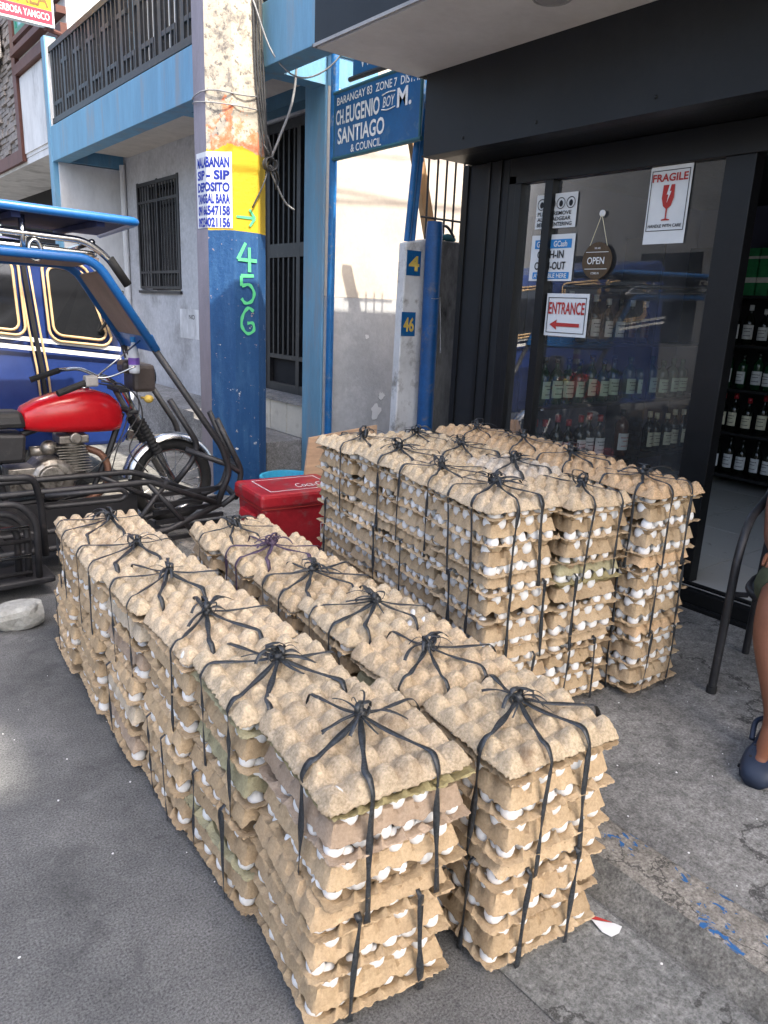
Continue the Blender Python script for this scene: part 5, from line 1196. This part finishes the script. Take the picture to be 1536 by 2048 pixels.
def build_van():
    d = Vector((1, 0, 0)); nrm = Vector((0, -1, 0))      # nose towards the curb, side towards the tricycle
    org = Vector((1.90, 5.62, .06))           # near front end of the visible side
    t = thing('blue_van', 'royal blue van with gold window trim and white stripes behind the tricycle', 'van', (.6, 6.2, 0))
    def p(s, z, dep=0): return org-d*s+Vector((0, 0, z+.11*(s-.3)*(z > .4)))-nrm*dep       # s: metres back from the front end
    def loft(outline, w_, inset):
        mb = MB(); n = len(outline)
        mb.v = [tuple(p(s, z, 0 if z < 1.15 else (z-1.15)*.16)) for s, z in outline]+[tuple(p(s, z, w_-(0 if z < 1.15 else (z-1.15)*.16))) for s, z in outline]
        mb.f = [tuple(range(n)), tuple(reversed(range(n, 2*n)))]+[(i, (i+1) % n, (i+1) % n+n, i+n) for i in range(n)]
        return mb
    out = [(0, .35), (-.08, .62), (-.05, .98), (.10, 1.60), (.25, 1.74), (3.5, 1.80), (3.62, 1.7), (3.66, .35)]
    obj('body', loft(out, 1.42, 0), 'van_blue', t, bevel=.03)
    def slab(poly, off, th, nm, m, par, **k):
        f = lambda q, s_: p(q[0], q[1], (0 if q[1] < 1.15 else (q[1]-1.15)*.16)-off-th*s_)
        return obj(nm, MB().prism(poly, f), m, par, **k)
    def rrect(s0, s1, z0, z1, r, slant=0):
        o = []
        for cx_, cz_, a0 in ((s1-r, z0+r, 270), (s1-r, z1-r, 0), (s0+r+slant, z1-r, 90), (s0+r, z0+r, 180)):
            for q in range(5): a = R(a0+22.5*q); o.append((cx_+r*math.cos(a), cz_+r*math.sin(a)))
        return o
    for s0, s1, sl in ((.10, .46, .10), (.68, 1.30, .0), (1.6, 2.2, 0), (2.4, 3.1, 0)):
        pl = rrect(s0, s1, 1.14, 1.60, .06, sl)
        wd = slab(pl, .004, .010, 'window', 'dark_glass', t)
        for g, nm in ((.0, 'trim'), (.045, 'trim')):
            c0 = Vector((sum(q[0] for q in pl)/len(pl), sum(q[1] for q in pl)/len(pl)))
            pts = []
            for q in pl:
                v = Vector(q)-c0; v = v*(1+(g/v.length)); pts.append(p(c0.x+v.x, c0.y+v.y, (0 if c0.y+v.y < 1.15 else (c0.y+v.y-1.15)*.16)-.012))
            obj(nm, MB().tube(pts, .010, 6, closed=True), 'gold_trim', wd, smooth=True)
    for z in (1.015, 1.075): slab([(0.0, z), (3.6, z), (3.6, z+.03), (0.0, z+.03)], .001, .003, 'stripe', 'white_paint', t)
    for ds in (0, .07): obj('door_seam', MB().tube([p(.50+ds, .45, -.006), p(.52+ds, .9, -.006), p(.55+ds, 1.15, -.006), p(.58+ds, 1.72, .085)], .008, 6), 'gold_trim', t, smooth=True)
    obj('door_gap', MB().tube([p(.535, .45, -.003), p(.555, .9, -.003), p(.585, 1.15, -.003), p(.615, 1.72, .088)], .016, 6), 'dark_void', t)
    obj('mirror', MB().tube([p(.15, 1.2, -.02), p(.08, 1.34, -.12)], .012, 6).box(tuple(p(.06, 1.33, -.12)-Vector((.06, .02, 0))), tuple(p(.06, 1.50, -.12)+Vector((.06, .02, 0)))), 'rubber', t, bevel=.01)
    obj('windshield', MB().hexa([p(-.062, 1.02, .1), p(-.062, 1.02, 1.32), p(.06, 1.56, 1.24), p(.06, 1.56, .16), p(-.075, 1.03, .1), p(-.075, 1.03, 1.32), p(.045, 1.57, 1.24), p(.045, 1.57, .16)]), 'dark_glass', t)
    for dep in (.22, 1.2): obj('headlight', MB().ball(tuple(p(-.075, .72, dep)), (.09, .05, .07)), 'bottle_pet', t, smooth=True)
    obj('bumper', MB().hexa([p(-.16, .36, .02), p(-.16, .36, 1.4), p(-.02, .36, 1.4), p(-.02, .36, .02), p(-.16, .50, .02), p(-.16, .50, 1.4), p(-.02, .50, 1.4), p(-.02, .50, .02)]), 'chrome', t, bevel=.02)
    for s in (.55, 2.95):
        for dep in (.10, 1.30):
            c = p(s, .27, dep); m = Matrix.Rotation(math.atan2(nrm.y, nrm.x), 4, 'Z')
            mb = MB().lathe([(.06, -.09), (.27, -.09), (.285, -.06), (.285, .06), (.27, .09), (.06, .09)], 22, (0, 0, 0), 'X'); mb.v = [tuple(m @ Vector(v)+c) for v in mb.v]
            wl = obj('wheel', mb, 'rubber', t, smooth=True, auto=True)
            mb = MB().lathe([(.02, -.092), (.16, -.096), (.17, .096), (.02, .092)], 18, (0, 0, 0), 'X'); mb.v = [tuple(m @ Vector(v)+c) for v in mb.v]
            obj('hub_cap', mb, 'chrome', wl, smooth=True, auto=True)
build_van()

# ------------------------------------------------------------------ cooler, plywood, basin, stone, scrap
def build_small():
    c = thing('cooler', 'red plastic ice cooler box with white print', 'cooler', (2.28, 3.80, SW))
    a = R(-6); M_ = lambda q: Matrix.Rotation(a, 3, 'Z') @ Vector(q)+Vector((2.28, 3.80, SW))
    def bx(x0, y0, z0, x1, y1, z1, tp=0):
        return MB().hexa([M_(q) for q in ((x0+tp, y0+tp, z0), (x1-tp, y0+tp, z0), (x1-tp, y1-tp, z0), (x0+tp, y1-tp, z0), (x0, y0, z1), (x1, y0, z1), (x1, y1, z1), (x0, y1, z1))])
    obj('tub', bx(-.27, -.20, 0, .27, .20, .30, .02), 'red_plastic', c, bevel=.025)
    ld = obj('lid', bx(-.285, -.215, .302, .285, .215, .385, -.005), 'red_plastic', c, bevel=.02)
    obj('seam', bx(-.279, -.209, .294, .279, .209, .304), 'ink_red', c)
    obj('handle', MB().hexa([M_(q) for q in ((-.305, -.10, .20), (-.262, -.10, .20), (-.262, .10, .20), (-.305, .10, .20), (-.295, -.10, .25), (-.262, -.10, .25), (-.262, .10, .25), (-.295, .10, .25))]), 'red_plastic', c, bevel=.008)
    obj('lid_print', sheet_frame(M_((-.20, -.15, .3872)), M_((1, 0, 0))-M_((0, 0, 0)), M_((0, 1, 0))-M_((0, 0, 0)), .42, .30, .006), 'white_paint', ld)
    u = (M_((1, 0, 0))-M_((0, 0, 0))).normalized(); v = (M_((0, 1, 0))-M_((0, 0, 0))).normalized()
    lettering('Coca-Cola', ld, 'white_paint', M_((.0, -.10, .3875)), u, v, .24, .09, .0, .5)
    obj('front_print', sheet_frame(M_((.10, -.205, .06)), u, UP, .14, .12, .005), 'white_paint', c)
    lettering('Cola', c, 'white_paint', M_((.115, -.206, .09)), u, UP, .11, .06, .0, .5)
    p = thing('plywood_board', 'tan plywood board leaning behind the egg stacks', 'board', (2.55, 4.15, SW))
    obj('board', MB().hexa([(2.44, 3.98, SW), (3.02, 3.93, SW), (3.02, 3.95, SW), (2.44, 4.0, SW), (2.62, 4.13, .64), (3.14, 4.08, .70), (3.14, 4.10, .70), (2.62, 4.15, .64)]), 'plywood', p)
    b = thing('basin', 'cyan plastic basin behind the red cooler', 'basin', (2.74, 4.62, SW))
    obj('bowl', MB().lathe([(.01, .01), (.16, .01), (.19, .20), (.205, .205), (.205, .22), (.185, .22), (.155, .03), (.01, .03)], 28, (2.74, 4.62, SW)), 'cyan_plastic', b, smooth=True, auto=True)
    # chock stone
    rnd = random.Random(4); bm = bmesh.new(); bmesh.ops.create_icosphere(bm, subdivisions=3, radius=1)
    for q in bm.verts:
        n = noise.noise(q.co*1.3+Vector((3, 1, 2)))*.35; q.co *= 1+n
        q.co = Vector((q.co.x*.115, q.co.y*.085, q.co.z*.085)); q.co.x = max(-.10, min(.10, q.co.x)); q.co.z = min(.065, max(-.05, q.co.z+.15*q.co.x))
        q.co += Vector((.655, 3.52, .05))
    me = bpy.data.meshes.new('stone'); bm.to_mesh(me); bm.free(); me.materials.append(MATS['stone'])
    o = obj('chock_stone', me, 'stone'); tag(o, 'pale grey stone wedged under the tricycle sidecar', 'stone')
    o.data.polygons.foreach_set('use_smooth', [False]*len(o.data.polygons))
    # torn paper scrap
    s = thing('paper_scrap', 'torn red and white paper scrap on the gutter', 'litter', (1.43, .86, .006))
    g = lambda x, y, z=0: (1.435+x*.75, .835+y*.75, .008+z)
    obj('white_part', MB().prism([(-.025, .035), (-.04, -.02), (-.03, -.05), (.005, -.055), (.035, -.045), (.025, -.02), (.005, .0)], lambda p_, s_: g(p_[0], p_[1], .004*abs(p_[0])*8+.001*s_)), 'paper_white', s)
    obj('red_part', MB().prism([(-.025, .0352), (.0055, .0), (.02, -.016), (.0, .025), (-.02, .055), (-.032, .055)], lambda p_, s_: g(p_[0], p_[1], .003+.001*s_)), 'ink_red', s)
    # specks of shell and grit
    mb = MB(); rnd = random.Random(12)
    for i in range(80):
        if i < 55: x = rnd.uniform(1.15, 2.9); y = rnd.uniform(.4, 1.6)
        else: x = rnd.uniform(.15, .75); y = rnd.uniform(.7, 3)
        z = 0 if x < cx(y)-.4 else (.004 if x < cx(y) else SW+.006)
        r = rnd.uniform(.001, .0038)
        n = 5; a0 = rnd.uniform(0, 6)
        mb.prism([(math.cos(a0+k*1.257)*r*rnd.uniform(.6, 1.3), math.sin(a0+k*1.257)*r*rnd.uniform(.6, 1.3)) for k in range(n)], lambda q, s_: (x+q[0], y+q[1], z+.001+.002*s_))
    o = obj('shell_specks', mb, 'white_paint'); tag(o, 'scattered white specks of egg shell and grit on the ground', 'litter', None, 'stuff')
build_small()

# ------------------------------------------------------------------ chair and seated person
def build_chair_person():
    C = Vector((3.033, 1.095, SW)); ang = R(195)      # the seat faces along ang
    F = Vector((math.cos(ang), math.sin(ang), 0)); S = Vector((F.y, -F.x, 0))          # S: towards the door side
    if S.y < 0: S = -S
    L = lambda f, s, z: C+F*f+S*s+Vector((0, 0, z))
    t = thing('chair', 'black tubular metal armchair on the sidewalk', 'chair', tuple(C))
    for sg in (1, -1):
        path = [L(.235, .255*sg, 0), L(.20, .25*sg, .58), L(.10, .25*sg, .70), L(-.22, .25*sg, .73), L(-.30, .23*sg, .82)]
        obj('leg', MB().tube(fillet(path, .10, 5), .0165, 12), 'black_iron', t, smooth=True, auto=True)
        obj('leg', MB().tube(fillet([L(-.26, .23*sg, 0), L(-.22, .22*sg, .42), L(-.33, .22*sg, .88)], .1, 5), .0155, 12), 'black_iron', t, smooth=True, auto=True)
        obj('foot_cap', MB().tube([L(.2352, .255*sg, -.0), L(.233, .255*sg, .03)], .020, 12), 'rubber', t)
        obj('bolt', MB().tube([L(.21, .255*sg, .42), L(.16, .2*sg, .415)], .011, 8), 'black_iron', t)
    ring = [L(.0+.23*math.copysign(abs(math.cos(a*.2094))**.8, math.cos(a*.2094)), .215*math.copysign(abs(math.sin(a*.2094))**.8, math.sin(a*.2094)), .42) for a in range(30)]
    obj('seat_ring', MB().tube(ring, .017, 8, closed=True), 'black_iron', t, smooth=True)
    mb = MB(); n = 30
    for k, (sc_, z) in enumerate(((1, .425), (.96, .438), (.7, .432), (.01, .428))): mb.v += [tuple(C+(Vector((q.x-C.x, q.y-C.y, 0)))*sc_+Vector((0, 0, z))) for q in ring]
    for k in range(3):
        for i in range(n): mb.f.append((k*n+i, k*n+(i+1) % n, (k+1)*n+(i+1) % n, (k+1)*n+i))
    obj('seat', mb, 'black_vinyl', t, smooth=True)
    obj('backrest', MB().hexa([L(-.27, -.22, .56), L(-.27, .22, .56), L(-.25, .22, .56), L(-.25, -.22, .56), L(-.335, -.22, .88), L(-.335, .22, .88), L(-.315, .22, .88), L(-.315, -.22, .88)]), 'black_vinyl', t, bevel=.008)
    # ---- person
    L0 = L; L = lambda f, s, z: L0(f, s-.034, z)
    p = thing('person', 'seated person in dark olive shorts wearing navy clogs', 'person', tuple(C))
    def skin_body(nm, J, E, root, m, lv=2):
        me = bpy.data.meshes.new(nm); me.from_pydata([tuple(j[0]) for j in J], E, [])
        o = bpy.data.objects.new(nm, me); COL.objects.link(o)
        sk = o.modifiers.new('skin', 'SKIN'); sk.use_smooth_shade = True
        for i, j in enumerate(J):
            r = j[1]; me.skin_vertices[0].data[i].radius = (r, r) if not hasattr(r, '__len__') else r
        me.skin_vertices[0].data[root].use_root = True
        ss = o.modifiers.new('sub', 'SUBSURF'); ss.levels = lv; ss.render_levels = lv
        dg = bpy.context.evaluated_depsgraph_get(); dg.update()
        m2 = bpy.data.meshes.new_from_object(o.evaluated_get(dg)); bpy.data.objects.remove(o)
        m2.name = nm; m2.materials.clear(); m2.materials.append(MATS[m]); m2.shade_smooth()
        return m2
    hipz = .53
    J = [(L(-.08, 0, hipz), (.15, .11)), (L(-.12, 0, .72), (.13, .10)), (L(-.14, 0, .93), (.15, .105)), (L(-.13, 0, 1.02), (.10, .08)), (L(-.12, 0, 1.09), .052), (L(-.10, 0, 1.15), .055), (L(-.09, 0, 1.24), (.072, .085)), (L(-.09, 0, 1.31), (.055, .065))]
    E = [(i, i+1) for i in range(7)]
    feet = []
    for sg in (1, -1):
        k = len(J)
        kneeF = (.47, .10, .51); ank = (.60, .015, .105)
        if sg == -1: kneeF = (.42, -.20, .51); ank = (.50, -.22, .105)
        J += [(L(.0, .10*sg, hipz-.005), .085), (L(.20, .5*(kneeF[1]+.1*sg), .52), .078), (L(*kneeF), .058), (L(kneeF[0]+.012, kneeF[1], .40), .054), (L((kneeF[0]+ank[0])/2-.015, (kneeF[1]+ank[1])/2, .30), .056), (L(ank[0]-.005, ank[1], .17), .036), (L(*ank), .036), (L(ank[0]+.09, ank[1], .065), .034), (L(ank[0]+.17, ank[1], .055), .028)]
        E += [(0, k)]+[(k+i, k+i+1) for i in range(8)]
        feet.append(ank)
        k = len(J)
        J += [(L(-.14, .17*sg, .975), .062), (L(-.08, .225*sg, .76), .045), (L(.10, .19*sg, .645), .037), (L(.19, .16*sg, .625), .027), (L(.245, .15*sg, .622), (.036, .020))]
        E += [(2, k)]+[(k+i, k+i+1) for i in range(4)]
    body = obj('body', skin_body('body', J, E, 0, 'skin'), 'skin', p)
    for sg in (1, -1):     # hands resting on the thighs: five fingers each
        for q in range(4):
            s0 = .15*sg+(q-1.5)*.017; ln = (.062, .072, .068, .052)[q]
            JJ = [(L(.245, .15*sg+(q-1.5)*.013, .622), .010), (L(.28, s0, .622), .0095), (L(.28+ln*.5, s0, .612), .0088), (L(.28+ln, s0, .596), .007)]
            obj('finger', skin_body('finger', JJ, [(0, 1), (1, 2), (2, 3)], 0, 'skin', 1), 'skin', body)
        JJ = [(L(.215, .135*sg, .622), .012), (L(.245, .105*sg, .618), .011), (L(.275, .092*sg, .608), .008)]
        obj('thumb', skin_body('thumb', JJ, [(0, 1), (1, 2)], 0, 'skin', 1), 'skin', body)
    # shorts and shirt
    J = [(L(-.09, 0, .66), (.165, .125)), (L(-.08, 0, hipz), (.175, .13))]; E = [(0, 1)]; sh = {1: .105, -1: -.18}
    for sg in (1, -1):
        k = len(J); J += [(L(.02, .105*sg, hipz), .105), (L(.20, .5*(sh[sg]+.1*sg), .53), .100), (L(.40, sh[sg], .53), .098)]; E += [(1, k), (k, k+1), (k+1, k+2)]
    obj('shorts', skin_body('shorts', J, E, 0, 'olive_cloth'), 'olive_cloth', p)
    J = [(L(-.10, 0, .60), (.17, .125)), (L(-.12, 0, .74), (.155, .12)), (L(-.14, 0, .94), (.175, .125)), (L(-.13, 0, 1.03), (.10, .08))]; E = [(0, 1), (1, 2), (2, 3)]
    for sg in (1, -1):
        k = len(J); J += [(L(-.14, .175*sg, .975), .078), (L(-.11, .215*sg, .84), .066)]; E += [(2, k), (k, k+1)]
    obj('shirt', skin_body('shirt', J, E, 0, 'charcoal_cloth'), 'charcoal_cloth', p)
    mb = MB().ball(tuple(L(-.105, 0, 1.285)), (.098, .088, .10), 18, 12); mb.v = [q if (Vector(q)-L(-.09, 0, 1.26)).dot(F) < .03 or q[2] > C.z+1.33 else tuple(Vector(q)-F*.05) for q in mb.v]
    obj('hair', mb, 'hair', p, smooth=True)
    obj('nose', MB().ball(tuple(L(-.0, 0, 1.235)), (.018, .014, .022)), 'skin', body, smooth=True)
    for sg in (1, -1):
        obj('eye', MB().ball(tuple(L(-.018, .03*sg, 1.262)), (.010, .014, .008)), 'eye_white', body, smooth=True); obj('ear', MB().ball(tuple(L(-.10, .080*sg, 1.24)), (.02, .010, .03)), 'skin', body, smooth=True)
    obj('mouth', MB().ball(tuple(L(-.008, 0, 1.195)), (.010, .022, .006)), 'cap_red', body, smooth=True)
    # clogs with holes
    for f0, s0, z0 in feet:
        prof = [(-.075, .030, .06), (-.06, .045, .09), (-.02, .048, .085), (.04, .052, .075), (.09, .058, .085), (.14, .060, .08), (.19, .052, .062), (.215, .030, .042)]
        mb = MB(); n = 14
        for x, hw, h in prof:
            for k_ in range(n):
                a = 2*math.pi*k_/n; ca, sa = math.cos(a), math.sin(a)
                mb.v.append(tuple(L(f0+x, s0+hw*math.copysign(abs(ca)**.7, ca), .002+h/2+h/2*math.copysign(abs(sa)**.7, sa))))
        for i in range(len(prof)-1):
            for k_ in range(n): mb.f.append((i*n+k_, i*n+(k_+1) % n, (i+1)*n+(k_+1) % n, (i+1)*n+k_))
        mb.f += [tuple(range(n)), tuple(range((len(prof)-1)*n, len(prof)*n))]
        cl = obj('clog', mb, 'navy_rubber', p, smooth=True)
        hl = MB()
        for i in range(4):
            for j in range(3):
                x = f0+.085+i*.032; s_ = s0+(j-1)*.030; z = .002+(.083-.004*i-.004*abs(j-1)-.02*max(0, i-2))
                hl.ball(tuple(L(x, s_, z)), (.007, .007, .004), 8, 4)
        for i in range(4): hl.ball(tuple(L(f0+.06+i*.035, s0+.058, .035)), (.008, .004, .007), 8, 4); hl.ball(tuple(L(f0+.06+i*.035, s0-.058, .035)), (.008, .004, .007), 8, 4)
        obj('vent_hole', hl, 'dark_void', cl)
        obj('strap', MB().tube(cat_rom([L(f0+.03, s0+.052, .07), L(f0-.04, s0+.055, .11), L(f0-.085, s0, .115), L(f0-.04, s0-.055, .11), L(f0+.03, s0-.052, .07)]), .009, 6), 'navy_rubber', cl, smooth=True)
build_chair_person()

# ------------------------------------------------------------------ the other side of the street (seen in the glass) and an added shade deck
def build_town():
    def block(nm, label, boxes, m, wins):
        t = thing(nm, label, 'building', ((boxes[0][0][0]+boxes[0][1][0])/2, (boxes[0][0][1]+boxes[0][1][1])/2, 0))
        mb = MB()
        for a, b in boxes: mb.box(a, b)
        obj('wall', mb, m, t)
        for a, b in wins: obj('window', MB().box(a, b), 'dark_glass', t)
    # added unseen deck behind the viewer: shades eggs, its gap lights a road patch
    H = 9.0; k = -SUN.y/SUN.z; kx = SUN.x/SUN.z
    def sh(x, y, z=0): return x+kx*(H-z), y-k*(H-z)
    y_far = sh(0, 4.62, .80)[1]; y_near = sh(0, .05)[1]
    hx0, hy0 = sh(-1.5, 2.05); hx1, hy1 = sh(.40, 2.68); xa, xb = -2.6, 6.5
    t = thing('shade_deck', 'added unseen deck behind the viewer that shades the eggs', 'blocker', (2, (y_far+y_near)/2, 0))
    mb = MB().box((hx1, y_near, H), (xb, y_far, H+.25)).box((xa, y_near, H+.001), (hx1, hy0, H+.249)).box((xa, hy1, H+.001), (hx1, y_far, H+.249)).box((xa, hy0, H+.002), (hx0, hy1, H+.248))
    obj('deck', mb, 'town_wall_grey', t)
    for x in (xa+.4, xb-.8):
        for y in (y_near+.4, y_far-.8): obj('column', MB().box((x, y, 0), (x+.4, y+.4, H)), 'town_wall_grey', t)
    block('row_house', 'grey row house across the street', [((-14, -4, 0), (-7.5, 5, 3.4))], 'town_wall_grey', [((-7.51, -3.2+i*2.2, 1+j*3), (-7.48, -1.9+i*2.2, 2.6+j*3)) for i in range(4) for j in range(1)])
    block('corner_house', 'cream corner house across the street', [((-14, 5.2, 0), (-7.2, 16, 5.0))], 'town_wall', [((-7.21, 6+i*2.4, 1+j*3.2), (-7.18, 7.4+i*2.4, 2.8+j*3.2)) for i in range(4) for j in range(1)])
build_town()
